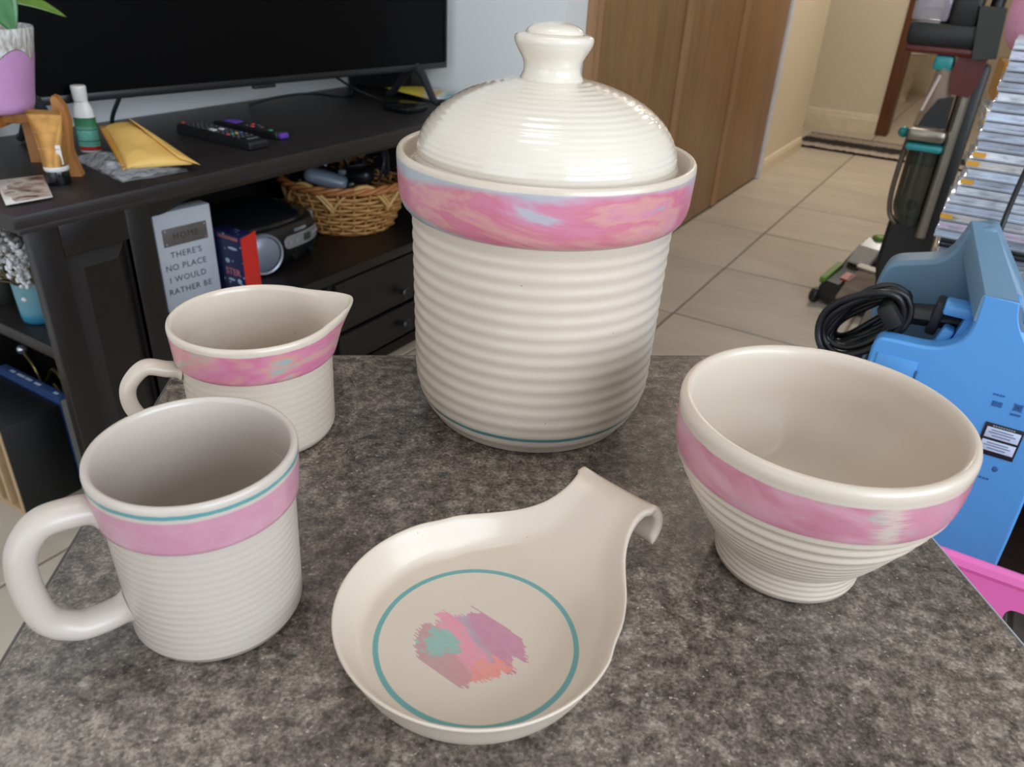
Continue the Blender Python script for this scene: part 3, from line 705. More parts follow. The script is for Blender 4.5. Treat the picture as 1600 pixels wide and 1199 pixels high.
def leaf_mat(name, c0, c1):
    m, nt, p = new(name); v = coords(nt)
    setc(nt, p, ramp(nt, noise(nt, v, 25), [(.3, lin(c0)), (.7, lin(c1))])); p.inputs['Roughness'].default_value = .3
    p.inputs['Subsurface Weight'].default_value = .08; return m
m_lf = [leaf_mat('leaf_green', (46, 104, 52), (72, 132, 76)), leaf_mat('leaf_yellow_green', (78, 112, 36), (104, 140, 48)), leaf_mat('leaf_dark', (30, 80, 34), (44, 104, 44))]
def leaf(base, tip, w, sag, up, m, par):
    base, tip = Vector(base), Vector(tip); d = tip-base; s = d.cross(Vector(up)).normalized(); n_ = s.cross(d).normalized(); rows = []
    for i in range(15):
        t = i/14; c = base+d*t+Vector((0, 0, sag*math.sin(PI*t))); ww = w*(math.sin(PI*min(1, t*.98+.02))**.75)*(1-.35*t)
        rows.append([c+s*ww*q+n_*(.20*ww*abs(q)) for q in (-1, -.5, 0, .5, 1)])
    o = MB().grid(rows).build('leaf', m, par, world=True, smooth=180, solid=.0008)
    return o
B0 = (-1.461, .716, .83)
leaf((-1.440, .735, .945), (-1.398, .742, .846), .036, .006, (.7, -.6, .3), m_lf[0], pot)
leaf((-1.45, .735, .895), (-1.398, .834, .868), .015, .012, (.8, -.4, .75), m_lf[1], pot)
leaf((-1.50, .69, .90), (-1.418, .700, .80), .026, .01, (.7, -.6, .3), m_lf[2], pot)
leaf((-1.47, .70, .92), (-1.52, .60, .96), .03, .02, (0, 0, 1), m_lf[0], pot)
leaf((-1.47, .73, .93), (-1.55, .80, 1.0), .03, .02, (0, 0, 1), m_lf[2], pot)
for e in ((-1.440, .735, .947), (-1.45, .735, .897), (-1.50, .69, .902), (-1.47, .70, .922), (-1.47, .73, .932)):
    MB().tube(spline([B0, (B0[0]*.4+e[0]*.6, B0[1]*.5+e[1]*.5, .88), e], 5), .0022, 6).build('stem', m_lf[2], pot, world=True)
# hand-cream tube standing on its cap
m_gold = mat('gold_foil', (176, 128, 66), .32, .55, var=.2, scale=60)
t = thing('cosmetic_tube', 'gold squeeze tube standing on its black cap in front of the plant stand', 'tube', (-1.3575, .7355, ZC), math.radians(36))
MB().lathe([(0, 0), (.0178, 0), (.0186, .002), (.0188, .022), (.018, .0240), (.006, .0255), (0, .0255)], 32).build('cap', mat('black_gloss', (14, 16, 18), .18), t)
MB().lathe([(0, .0240), (.0185, .0240), (.0198, .0265), (.0198, .031), (.0192, .0325), (0, .0325)], 32).build('shoulder', mat('white_plastic', (228, 226, 222), .35), t)
rows = []
for i in range(13):
    f = i/12; z = .0325+f*.082; rx_ = .0198+(.0285-.0198)*f; ry_ = .0198*(1-f)**.8+.0008
    rows.append([(rx_*math.cos(2*PI*k/28), ry_*math.sin(2*PI*k/28), z) for k in range(28)])
rows += [[(.0285*math.cos(2*PI*k/28), .0008*math.sin(2*PI*k/28), .1225) for k in range(28)]]
body = MB().grid(rows, close_v=True, cap=True).build('body', m_gold, t, smooth=60)
b = MB()
for k in range(26): b.bx(-.0275+k*.0021, -.0275+k*.0021+.0009, -.0016, .0016, .1155, .1222)
b.build('crimp_ridge', mat('gold_dark', (140, 98, 48), .4, .4), body)['kind'] = 'stuff'
for z in (.062, .088): MB().box((0, -.0140 if z < .07 else -.0090, z), (.036, .0012, .0007)).build('embossed_line', mat('gold_light', (206, 164, 100), .3, .5), body)
lab(MB().box((.0152, -.0112, .052), (.0075, .0012, .032), .0004, rotm(rz=.5)).build('label', mat('white_label', (225, 222, 220), .5), body), 'narrow white label')
# lotion bottle
m_wp = mat('white_plastic', (228, 226, 222), .35)
t = thing('lotion_bottle', 'white flip-top bottle with a green label and red foot', 'bottle', (-1.534, .908, ZC), math.radians(38))
pf = lambda z: .0195 if z < .085 else .0195-(.0075)*sstep(z, .085, .098)
fl_ = lambda a, r, z: (r*(1-.28*abs(math.sin(a))**2) if z < .095 else r, z)
MB().lathe([(0, 0), (.018, 0), (.0198, .003), (.0200, .02), (.0198, .06), (.0190, .075), (.0165, .087), (.0128, .094), (.0122, .097), (0, .097)], 40, fr=fl_).build('body', m_wp, t, smooth=60)
MB().lathe([(0, .097), (.0125, .097), (.0130, .099), (.0138, .118), (.0138, .1225), (.0125, .1245), (0, .1250)], 32).build('cap', m_wp, t)
m, nt, p = new('green_label'); o = node(nt, 'ShaderNodeTexCoord').outputs['Object']; z_ = node(nt, 'ShaderNodeSeparateXYZ', {0: o}).outputs[2]
ln = smooth(nt, math_(nt, 'ABSOLUTE', math_(nt, 'SUBTRACT', math_(nt, 'FRACT', math_(nt, 'MULTIPLY', z_, 46.)), .5)), .44, .48)
base = ramp(nt, math_(nt, 'MULTIPLY', z_, 14.), [(.05, lin((96, 176, 160))), (.6, lin((120, 186, 168))), (.72, lin((58, 128, 84))), (1, lin((40, 104, 64)))])
base = mix(nt, math_(nt, 'MULTIPLY', smooth(nt, noise(nt, node(nt, 'ShaderNodeMapping', {0: o, 'Scale': (1, 1, 3)}).outputs[0], 260, 2), .5, .6), .35), base, lin((30, 92, 60)))
setc(nt, p, mix(nt, ln, base, lin((24, 84, 50)))); p.inputs['Roughness'].default_value = .4
lab(MB().lathe([(.0200, .012), (.0204, .012), (.0203, .040), (.0200, .066), (.0196, .066)], 40, fr=fl_).build('label', m, t), 'green and turquoise printed label')
lab(MB().lathe([(.0198, .004), (.0203, .004), (.0204, .0115), (.0200, .0115)], 40, fr=fl_).build('stripe', mat('red_print', (176, 40, 38), .4), t), 'red stripe')
# clear plastic bag and padded mailer
m_bag, nt, p = new('clear_film'); v = coords(nt)
p.inputs['Base Color'].default_value = lin((222, 224, 230)); p.inputs['Roughness'].default_value = .1; p.inputs['Alpha'].default_value = .40
bump(nt, p, noise(nt, v, 45, 5), .03)
bag = thing('plastic_bag', 'crumpled clear plastic bag lying half under the yellow mailer', 'bag', (-1.38, .87, ZC))
rows = []; c4 = [Vector((-1.485, .842, 0)), Vector((-1.285, .806, 0)), Vector((-1.268, .930, 0)), Vector((-1.43, .885, 0))]
rng = random.Random(3)
for lay in (0, 1):
    rows = []
    for i in range(15):
        rows.append([])
        for j in range(11):
            u, w = i/14, j/10
            q = (c4[0]*(1-u)+c4[1]*u)*(1-w)+(c4[3]*(1-u)+c4[2]*u)*w
            hgt = .0015 if lay == 0 else .003+.026*math.sin(PI*w)**.7*math.sin(PI*min(1, u*.9+.08))*(1-.55*u)+rng.uniform(0, .006)
            rows[-1].append(q+Vector((rng.uniform(-.002, .002), rng.uniform(-.002, .002), ZC+hgt)))
    MB().grid(rows).build('film', m_bag, bag, world=True, smooth=180)
b = MB().lathe([(0, 0), (.006, 0), (.0065, .002), (.0065, .012), (.004, .014), (0, .014)], 20, loc=(-1.378, .842, ZC+.010), rot=rotm(ry=PI/2, rz=.5)); lab(b.build('vial', mat('vial_white', (214, 220, 228), .3), bag, world=True), 'small white vial inside')
m, nt, p = new('kraft_yellow'); v = coords(nt)
setc(nt, p, ramp(nt, noise(nt, v, 18, 4), [(.3, lin((226, 178, 92))), (.7, lin((238, 196, 112)))])); p.inputs['Roughness'].default_value = .55
bump(nt, p, noise(nt, v, 45, 4), .0025)
env = thing('padded_mailer', 'yellow padded envelope lying creased on top of the clear bag', 'envelope', (-1.38, .90, .618))
A, B_, Cc, D = Vector((-1.318, .838, .626)), Vector((-1.258, .944, .626)), Vector((-1.462, .955, .674)), Vector((-1.476, .905, .668))
def sheet(A, B_, C_, D, puff, nu=16, nv=12, dz=0, crease=None):
    rows = []
    for i in range(nu+1):
        r = []
        for j in range(nv+1):
            u, w = i/nu, j/nv
            q = (A*(1-w)+B_*w)*(1-u)+(D*(1-w)+C_*w)*u
            h = puff*(math.sin(PI*u)**.5)*(math.sin(PI*w)**.5)
            if crease: h += crease(u, w)
            r.append(q+Vector((0, 0, h+dz)))
        rows.append(r)
    return rows
top = sheet(A, B_, Cc, D, .018, crease=lambda u, w: -.006*math.exp(-((w-.70-.1*u)/.05)**2)*math.sin(PI*u)+.004*math.sin(9*u+4*w)*math.sin(PI*u)*math.sin(PI*w))
bot = sheet(A, B_, Cc, D, -.006)
b = MB(); b.grid(top); b.grid(bot); b.build('pouch', m, env, world=True, smooth=180)
fl = sheet(B_+Vector((.002, .004, -.002)), B_+Vector((-.018, -.024, .012)), Cc+Vector((.02, -.016, .012)), Cc+Vector((0, .002, .003)), .003, 10, 4)
b = MB().grid(fl); b.build('side_fold', m, env, world=True, smooth=180, solid=.001)
fl = sheet(D+Vector((-.004, -.004, 0)), D+Vector((.012, .004, .004)), A+Vector((-.004, .014, .004)), A+Vector((-.004, -.004, -.003)), .002, 10, 4)
b = MB().grid(fl); b.build('edge_fold', mat('kraft_edge', (206, 150, 60), .55), env, world=True, smooth=180, solid=.001)
# photo card of a dessert
m, nt, p = new('dessert_photo'); o = node(nt, 'ShaderNodeTexCoord').outputs['Object']
base = ramp(nt, noise(nt, o, 26, 4), [(.36, lin((88, 50, 50))), (.46, lin((176, 150, 140))), (.58, lin((218, 204, 190))), (.7, lin((120, 76, 74)))])
vo = node(nt, 'ShaderNodeTexVoronoi', {'Vector': o, 'Scale': 38.}); dd = vo.outputs[0]
base = mix(nt, math_(nt, 'MULTIPLY', math_(nt, 'LESS_THAN', dd, .30), math_(nt, 'GREATER_THAN', vo.outputs[1], .55)), base, lin((122, 44, 52)))
setc(nt, p, base); p.inputs['Roughness'].default_value = .25
card = thing('photo_card', 'glossy photo card of a chocolate dessert at the cabinet edge', 'card', (-1.36, .665, ZC))
cA, cB, cC, cD = Vector((-1.430, .672, .6150)), Vector((-1.412, .738, .6150)), Vector((-1.283, .676, .6155)), Vector((-1.292, .612, .6155))
b = MB().grid([[cA*(1-u)+cD*u if w == 0 else (cA*(1-w)+cB*w)*(1-u)+(cD*(1-w)+cC*w)*u + Vector((0, 0, .004*abs(u-.5))) for w in (0, .25, .5, .75, 1)] for u in (0, .25, .5, .75, 1)])
b.build('print', m, card, world=True, smooth=180)
b = MB().grid([[(cA*(1-w)+cB*w)*(1-u)+(cD*(1-w)+cC*w)*u + Vector((0, 0, .004*abs(u-.5)-.0009)) for w in (-.06, .25, .5, .75, 1.03)] for u in (-.03, .25, .5, .75, 1.05)])
b.build('white_border', mat('card_white', (222, 214, 208), .4), card, world=True, smooth=180, solid=.0008)
# remotes
m_rc = mat('remote_black', (26, 27, 30), .4); m_key = mat('remote_key', (66, 70, 76), .5); m_kw = mat('remote_key_white', (210, 210, 212), .4)
m_kr = mat('remote_key_red', (190, 70, 74), .4); m_kb = mat('remote_key_blue', (66, 92, 168), .4); m_kg = mat('remote_key_green', (70, 150, 120), .4); m_ky = mat('remote_key_yellow', (200, 170, 90), .4)
r1 = thing('remote_control', 'long black remote control with many keys nearer the cabinet edge', 'remote', (-1.435, 1.147, ZC), math.radians(-2))
L_ = .122; pr = [(-L_, .002), (-L_+.004, 0), (L_-.004, 0), (L_, .003), (L_, .014), (L_-.003, .018), (L_-.03, .021), (-L_+.02, .024), (-L_+.004, .021), (-L_, .015)]
b = MB(); b.prism(pr, 'y', -.024, .024); b.build('body', m_rc, r1, smooth=30, bevel=.002)
def key(par, x, y, z, sx_, sy_, m): return MB().box((x, y, z), (sx_, sy_, .004), .0012, seg=1).build('key', m, par)
key(r1, -L_+.014, -.014, .0235, .009, .008, m_kr)
for i in range(11):
    for j in range(4):
        x = -L_+.036+i*.0165
        zz = .0235-.003*((x+L_)/(2*L_))
        if i in (5,) and j in (0, 1): continue
        mm = m_key
        if i == 8: mm = (m_kr, m_kg, m_ky, m_kb)[j]
        key(r1, x, -.0165+j*.011, zz, .009, .0068, mm)
key(r1, -L_+.112, -.012, .0226, .020, .011, m_kw); key(r1, -L_+.118, .006, .0226, .013, .009, m_kw)
lab(MB().box((L_-.022, .002, .0205), (.006, .026, .001)).build('badge', mat('remote_badge', (120, 116, 108), .4), r1), 'thin grey nameplate')
r2 = thing('remote_control', 'short black remote control with purple tips behind the long one', 'remote', (-1.452, 1.243, ZC), math.radians(2))
L_ = .100; pr = [(-L_, .003), (-L_+.004, 0), (L_-.004, 0), (L_, .003), (L_, .012), (L_-.006, .017), (-L_+.02, .019), (-L_+.004, .017), (-L_, .012)]
b = MB(); b.prism(pr, 'y', -.019, .019); b.build('body', m_rc, r2, smooth=30, bevel=.003)
m_pur = mat('remote_purple', (104, 64, 176), .45)
lab(MB().box((-.052, 0, .0185), (.036, .026, .004), .0015).build('pad', m_pur, r2), 'purple direction pad')
lab(MB().box((L_+.0015, 0, .008), (.012, .024, .011), .003).build('tab', m_pur, r2), 'purple fabric tab')
for x, y, mm in ((.0, -.009, m_key), (.0, .009, m_kr), (.018, -.009, m_kr), (.018, .009, m_key), (.036, 0, m_key), (.072, -.008, m_kg)): key(r2, x, y, .0175-.01*(x > .06)*.1, .010, .008, mm)
# yellow parcel behind the TV foot
m, nt, p = new('yellow_parcel'); o = node(nt, 'ShaderNodeTexCoord').outputs['Object']
s3 = node(nt, 'ShaderNodeSeparateXYZ', {0: o})
f = math_(nt, 'ADD', node(nt, 'ShaderNodeMapRange', {0: math_(nt, 'ADD', s3.outputs[0], math_(nt, 'MULTIPLY', s3.outputs[1], .6)), 1: -.09, 2: .11}).outputs[0], math_(nt, 'MULTIPLY', math_(nt, 'SUBTRACT', noise(nt, o, 22, 4), .5), .5))
setc(nt, p, ramp(nt, f, [(.15, lin((220, 200, 70))), (.4, lin((226, 190, 92))), (.52, lin((212, 204, 192))), (.66, lin((205, 160, 90))), (.74, lin((214, 212, 206))), (.9, lin((120, 165, 165)))])); p.inputs['Roughness'].default_value = .3
t = thing('yellow_pouch', 'yellow and white glossy packet lying between the television foot and wall', 'packet', (-1.46, 1.92, .617))
q4 = [Vector((-1.415, 1.868, .622)), Vector((-1.340, 1.970, .622)), Vector((-1.50, 1.978, .632)), Vector((-1.585, 1.868, .634))]
b = MB(); b.grid(sheet(q4[0], q4[1], q4[2], q4[3], .014)); b.grid(sheet(q4[0], q4[1], q4[2], q4[3], -.004)); b.build('film', m, t, world=True, smooth=180)
t = thing('media_box', 'flat black box lying on the cabinet near the television foot', 'box', (-1.39, 1.725, ZC))
MB().box((0, 0, .009), (.09, .09, .018), .006).build('body', mat('black_gloss', (14, 16, 18), .18), t); MB().bx(.0455, .0462, -.03, .03, .005, .011).build('front_window', mat('box_window', (30, 30, 34), .1), t)
# ------------------------------------------------------------------ open shelf of the cabinet
ZS = .310
# HOME sign block
m_sign = mat('sign_white', (206, 210, 218), .55, var=.03); m_ink = mat('sign_ink', (66, 68, 74), .6); m_plate = mat('sign_plate', (118, 112, 108), .45, .3); m_ink2 = mat('plate_ink', (66, 62, 60), .5); m_rivet = mat('rivet', (216, 216, 218), .25, .6)
sl, sr = Vector((-1.357, .897, 0)), Vector((-1.343, 1.022, 0)); d = (sr-sl).normalized(); w = (sr-sl).length
sg = thing('sign_block', 'white HOME sign block standing on the open cabinet shelf', 'sign', ((sl+sr)/2+Vector((0, 0, ZS))).to_tuple(), math.atan2(d.y, d.x))
MB().bx(-w/2, w/2, 0, .036, 0, .2085, .002).build('block', m_sign, sg)
pl = MB().box((0, -.0008, .1570), (.098, .0020, .037), .0009).build('plate', m_plate, sg)
E_ = lambda x, z, y=-.0003: basis((1, 0, 0), (0, 0, 1), (x, y, z))
text_mesh('lettering', 'HOME', .0185, m_ink2, pl, E_(0, .1570, -.0019), spacing=1.15)
for x in (-.0435, .0435):
    for z in (.1435, .1705): MB().ball((x, -.0022, z), (.0019, .0012, .0019), 2).build('rivet', m_rivet, pl)
for i, (s, dx) in enumerate((("THERE'S", -.004), ("NO PLACE", -.008), ("I WOULD", -.008), ("RATHER BE", -.006))):
    text_mesh('lettering', s, .0178, m_ink, sg, E_(dx, .1190-i*.0257), spacing=1.12, thick=.0003)
# blue and red box
m, nt, p = new('game_box_print'); o = node(nt, 'ShaderNodeTexCoord').outputs['Object']
vo = node(nt, 'ShaderNodeTexVoronoi', {'Vector': o, 'Scale': 70.})
sp = math_(nt, 'MULTIPLY', math_(nt, 'LESS_THAN', vo.outputs[0], .20), math_(nt, 'GREATER_THAN', node(nt, 'ShaderNodeSeparateColor', {0: vo.outputs[1]}).outputs[0], .45))
setc(nt, p, mix(nt, sp, lin((34, 40, 84)), lin((150, 165, 200)))); p.inputs['Roughness'].default_value = .35
bxl = thing('toy_box', 'small navy card box with a red side between sign and stereo', 'box', (-1.315, 1.050, ZS))
MB().bx(-.045, .0445, -.0205, .0205, 0, .148, .0008).build('carton', m, bxl)
lab(MB().prism([(-.0205, .0), (.0205, 0), (.0205, .153), (-.0205, .145)], 'x', .0445, .0455).build('side_flap', mat('red_card', (200, 40, 32), .5), bxl, smooth=0), 'red side flap')
EB = lambda x, z: basis((1, 0, 0), (0, 0, 1), (x, -.0209, z))
text_mesh('lettering', 'STER', .021, mat('pink_print', (226, 128, 146), .5), bxl, EB(.010, .064), spacing=1.0)
m_pw = mat('pale_print', (176, 196, 220), .5)
for x, z, sx_, sz_ in ((.016, .118, .030, .0065), (-.004, .088, .014, .011), (.026, .046, .014, .012), (.034, .036, .012, .012), (.028, .030, .010, .014), (.002, .046, .022, .006)):
    lab(MB().ball((x, -.0206, z), (sx_/2, .0007, sz_/2), 2).build('printed_shape', m_pw, bxl), 'pale printed shape')
lab(MB().box((.005, -.0208, .140), (.06, .0006, .007), .0002).build('printed_banner', mat('salmon_print', (170, 100, 100), .5), bxl), 'faded red banner')
# CD stereo
m_st = mat('stereo_black', (24, 25, 28), .34); m_st2 = mat('stereo_lid', (20, 22, 27), .2); m_sil = mat('silver_plastic', (166, 170, 182), .35, .3); m_cone = mat('speaker_silver', (150, 156, 172), .4, .35)
st = thing('cd_stereo', 'black rounded CD stereo with a silver speaker on the open shelf', 'stereo', (-1.482, 1.232, ZS), math.radians(92))
def sup(a, rx, ry, n): c, s = math.cos(a), math.sin(a); return (rx*math.copysign(abs(c)**(2/n), c), ry*math.copysign(abs(s)**(2/n), s))
def supl(levels, n=3., k=64, cap=True):
    return MB().grid([[(*sup(2*PI*i/k, rx, ry, n), z) for i in range(k)] for rx, ry, z in levels], close_v=True, cap=cap)
b = supl([(.134, .094, 0), (.148, .106, .006), (.155, .116, .03), (.157, .119, .055), (.155, .117, .080), (.150, .112, .096), (.144, .106, .103)], 3.0); b.build('body', m_st, st, smooth=60)
lidb = supl([(.144, .106, .103), (.142, .104, .107), (.130, .096, .117), (.100, .080, .127), (.07, .055, .134), (.03, .024, .138)], 2.3).build('lid', m_st2, st, smooth=60)
MB().tube([(.056*math.cos(a)+.012*math.cos(2*a)+.01, .042*math.sin(a)-.018, .1375-.010*abs(math.sin(a))-.006*abs(math.cos(a))) for a in [2*PI*k/40 for k in range(40)]], .0028, 8, closed=True).build('lid_ring', mat('lid_rim', (70, 78, 90), .25, .3), lidb)
def front_y(x, off=0.): return -(.119*(1-min(.98, abs(x)/.157)**3)**(1/3)+off)
def front_patch(pts_x, zc, hh, off, rnd):
    rows = []
    x0, x1 = pts_x
    for i in range(25):
        x = x0+(x1-x0)*i/24; e = min(x-x0, x1-x, rnd); h = hh*math.sqrt(max(.02, 1-((rnd-e)/rnd)**2))
        rows.append([(x, front_y(x, off-.004*(j in (0, 5))), zc+h*q) for j, q in enumerate((-1, -.97, -.4, .4, .97, 1))])
    return MB().grid(rows)
spk = MB().lathe([(.0, .010), (.020, .0085), (.035, .004), (.041, 0), (.040, -.010), (0, -.010)], 40, loc=(-.070, front_y(-.070)-.002, .052), rot=rotm(rx=PI/2, rz=-.26)).build('speaker', m_cone, st)
MB().lathe([(.0415, -.008), (.0475, -.010), (.0485, .001), (.0465, .005), (.0425, .003)], 40, loc=(-.070, front_y(-.070)-.002, .052), rot=rotm(rx=PI/2, rz=-.26)).build('speaker_ring', m_sil, spk)
pnl = front_patch((-.008, .132), .062, .0150, .003, .015).build('display_panel', mat('panel_silver', (150, 148, 152), .4, .2), st, smooth=30, solid=.003)
front_patch((.056, .084), .062, .009, .0050, .002).build('display', mat('lcd', (58, 66, 62), .3), pnl, solid=.0008)
for x in (.010, .032, .100, .118): MB().lathe([(0, .003), (.005, .002), (.0055, -.003), (0, -.003)], 16, loc=(x, front_y(x, .0045), .062), rot=rotm(rx=PI/2, rz=math.atan2(front_y(x+.005)-front_y(x-.005), .01))).build('button', m_sil, pnl)
for x in (.02, .085): MB().lathe([(0, .010), (.008, .009), (.0095, -.004), (0, -.004)], 20, loc=(x, front_y(x, -.002), .024), rot=rotm(rx=PI/2)).build('knob', m_st2, st)
text_mesh('lettering', 'TOSHIBA', .0110, mat('stereo_print', (176, 178, 184), .5), st, basis((1, front_y(.075)*20-front_y(.025)*20, 0), (0, 0, 1), (.050, front_y(.050, .0002), .085)), thick=.0009)
rows = [[((.1505+off)*1.0+.004*math.sin(PI*j/10), -y_, .010+.085*j/10) for j in range(11)] for y_, off in ((.064, -.0015), (.046, .0035), (.030, .0055))]
lab(MB().grid(rows).build('side_trim', m_sil, st, solid=.003), 'silver side trim')
# wicker basket
m_cane = mat('cane', (198, 146, 86), .5, var=.18, scale=40); m_cane2 = mat('cane_rim', (182, 118, 66), .45, var=.2, scale=40); m_cane3 = mat('cane_pale', (210, 170, 108), .5, var=.15, scale=40)
bk = thing('wicker_basket', 'round woven wicker basket with looped rim on the open shelf', 'basket', (-1.490, 1.590, ZS))
HB = .130
rad_ = lambda z: .118+.060*(z/HB)**1.15
NS = 26
for k in range(NS):
    a = 2*PI*k/NS; b = MB().tube([(rad_(z)*math.cos(a), rad_(z)*math.sin(a), z) for z in [HB*i/8 for i in range(9)]], .0036, 6)
    b.build('stake', m_cane, bk, smooth=180)
for i in range(10):
    z = .008+i*.0118; pts = []
    for k in range(NS*4):
        a = 2*PI*k/(NS*4); r_ = rad_(z)+.0052*math.cos(a*NS/2+(i % 2)*PI)
        pts.append((r_*math.cos(a), r_*math.sin(a), z+.0012*math.sin(a*5+i)))
    MB().tube(pts, .0044, 6, closed=True).build('weaver', m_cane, bk, smooth=180)
MB().lathe([(0, 0), (.118, 0), (.120, .004), (.118, .006), (0, .006)], 32).build('bottom', m_cane2, bk)
b = MB()
for q in range(3):
    b.tube([((rad_(HB)+.002+.006*math.cos(9*a+q*2.1))*math.cos(a), (rad_(HB)+.002+.006*math.cos(9*a+q*2.1))*math.sin(a), HB+.006+.006*math.sin(9*a+q*2.1)) for a in [2*PI*k/120 for k in range(120)]], .0062, 6, closed=True)
b.build('rim', m_cane2, bk, smooth=180)
NL = 7
for k in range(NL):
    for s in (-1, 1):
        for dq in (0, .016):
            a0 = 2*PI*k/NL-.62; pts = []
            for i in range(17):
                t_ = i/16; a = a0+s*(t_-.5)*.95+dq*2; h = HB*.60+.066*math.sin(PI*t_)+dq*.35
                rr = rad_(HB*.6)+.017+.010*math.sin(PI*t_)+.003*s
                pts.append((rr*math.cos(a), rr*math.sin(a), h))
            b = MB().tube(pts, .0040, 6); b.build('loop', m_cane if s < 0 else m_cane3, bk, smooth=180) if s > 0 else b.build('loop', m_cane, bk, smooth=180)
# what lies in the basket
def rel(x, y, z): return (x, y, z)
m_grey = mat('gadget_grey', (120, 132, 146), .35, .1); m_gb = mat('gadget_black', (20, 22, 26), .3)
t = thing('handset', 'grey rounded handset lying in the wicker basket', 'gadget', (-1.455, 1.475, .462), math.radians(38))
MB().box((0, 0, 0), (.115, .050, .040), .018, rotm(ry=.28), seg=4).build('body', m_grey, t, smooth=180); MB().box((.062, 0, -.018), (.022, .044, .034), .008, rotm(ry=.28)).build('end_cap', m_gb, t)
t = thing('charger', 'dark rounded charger lying in the middle of the wicker basket', 'charger', (-1.44, 1.572, .452), math.radians(20))
MB().box((0, 0, 0), (.095, .052, .040), .014, rotm(ry=-.2), seg=3).build('body', m_gb, t); MB().box((-.03, -.02, .014), (.02, .012, .014), .004).build('prong_cover', m_grey, t)
t = thing('game_pad', 'black game pad with grey buttons lying at the back of the basket', 'gadget', (-1.555, 1.520, .455), math.radians(70))
b = MB().box((0, 0, 0), (.11, .055, .028), .012, seg=3); b.ball((-.05, -.022, -.006), (.022, .034, .018)); b.ball((.05, -.022, -.006), (.022, .034, .018)); b.build('shell', m_gb, t)
for x, y in ((-.03, .008), (.03, .008), (.018, -.004), (.042, -.004)): MB().ball((x, y, .015), (.006, .006, .005), 1).build('button', m_grey, t)
rng = random.Random(5)
pts = []
for k in range(20):
    a = k*1.35; r_ = .036+.022*math.sin(k*1.7)
    pts.append((-1.515+.012*math.sin(k)+r_*math.cos(a), 1.665+.012*math.cos(k*1.3)+r_*math.sin(a), .445+.022*math.sin(k*2.3)+.012*(k % 3)))
tag(MB().tube(spline(pts, 6), .0034, 6).build('tangled_cable', m_cord), 'tangled black cable heaped in the wicker basket', 'cable')
tag(MB().tube(spline([(-1.40, 1.62, .440), (-1.385, 1.625, .49), (-1.40, 1.645, .52), (-1.415, 1.675, .50), (-1.41, 1.67, .455), (-1.395, 1.64, .45), (-1.39, 1.63, .50), (-1.41, 1.64, .525)], 6), .004, 6).build('looped_cable', mat('cord_grey', (38, 42, 48), .3)), 'dark looped cable standing up at the right of the basket', 'cable')
t = thing('cable_plug', 'small dark plug with a pale tip at the back of the basket', 'plug', (-1.610, 1.610, .465), .5)
MB().box((0, 0, 0), (.055, .022, .018), .005, rotm(ry=-.3)).build('body', m_gb, t); MB().box((-.035, 0, -.01), (.02, .015, .012), .003, rotm(ry=-.3)).build('tip', m_grey, t)
# ------------------------------------------------------------------ end shelf: blue jar with dried flowers
m, nt, p = new('blue_frosted_glass'); z_ = node(nt, 'ShaderNodeSeparateXYZ', {0: node(nt, 'ShaderNodeTexCoord').outputs['Object']}).outputs[2]
setc(nt, p, ramp(nt, math_(nt, 'MULTIPLY', z_, 12.), [(0, lin((40, 150, 200))), (.18, lin((70, 172, 214))), (.3, lin((124, 194, 218))), (1, lin((140, 200, 216)))]))
p.inputs['Roughness'].default_value = .35; p.inputs['Transmission Weight'].default_value = .45
jar = thing('glass_jar', 'frosted turquoise glass jar on the end shelf holding dried white flowers', 'jar', (-1.462, .702, .340))
MB().lathe([(0, .0), (.032, 0), (.0355, .003), (.037, .012), (.0385, .05), (.0395, .078), (.0392, .0805), (.0380, .081), (.0372, .079), (.0360, .05), (.034, .012), (.030, .009), (0, .009)], 48).build('glass', m, jar, smooth=60)
m_fl = mat('dried_white', (222, 222, 222), .8, var=.08, scale=90); m_stm = mat('dried_stem', (150, 132, 96), .8)
fw = thing('dried_flowers', 'bushy bunch of dried white flowers standing in the turquoise jar', 'flowers', (-1.462, .702, .351))
rng = random.Random(11); heads = []
b = MB()
for k in range(64):
    a = rng.uniform(0, 2*PI); r_ = .012+.092*math.sqrt(rng.random()); z = .105+.130*rng.random()*(1-.25*(r_/.1)**2) if r_ < .06 else .075+.10*rng.random()
    e = Vector((r_*math.cos(a), min(.082, r_*math.sin(a)), z)); heads.append(e)
    b.tube(spline([(e.x*.15, e.y*.15, .006), (e.x*.35, e.y*.35, .07), e], 4), .0010, 4)
b.build('stem', m_stm, fw)['kind'] = 'stuff'
b = MB()
for e in heads:
    for q in range(20):
        c = e+Vector((rng.gauss(0, .010), rng.gauss(0, .010), rng.gauss(0, .010)))
        c.y = min(c.y, .085)
        b.ball(c, (rng.uniform(.0036, .0072), rng.uniform(.0036, .0072), rng.uniform(.0025, .0056)), 1, rotm(rng.uniform(0, 3), rng.uniform(0, 3)))
b.build('blossom', m_fl, fw, smooth=180)['kind'] = 'stuff'
# dark vase-like item at the left of the jar is only a shadowed sliver in the photo: left to the jar's neighbour
t = thing('dark_candle', 'dark round candle on the end shelf left of the turquoise jar', 'candle', (-1.60, .705, .340))
MB().lathe([(0, 0), (.034, 0), (.036, .003), (.036, .07), (.034, .074), (0, .072)], 32).build('wax', mat('dark_wax', (34, 36, 30), .5), t); MB().tube([(0, 0, .072), (.001, 0, .083)], .001, 6).build('wick', m_stm, t)
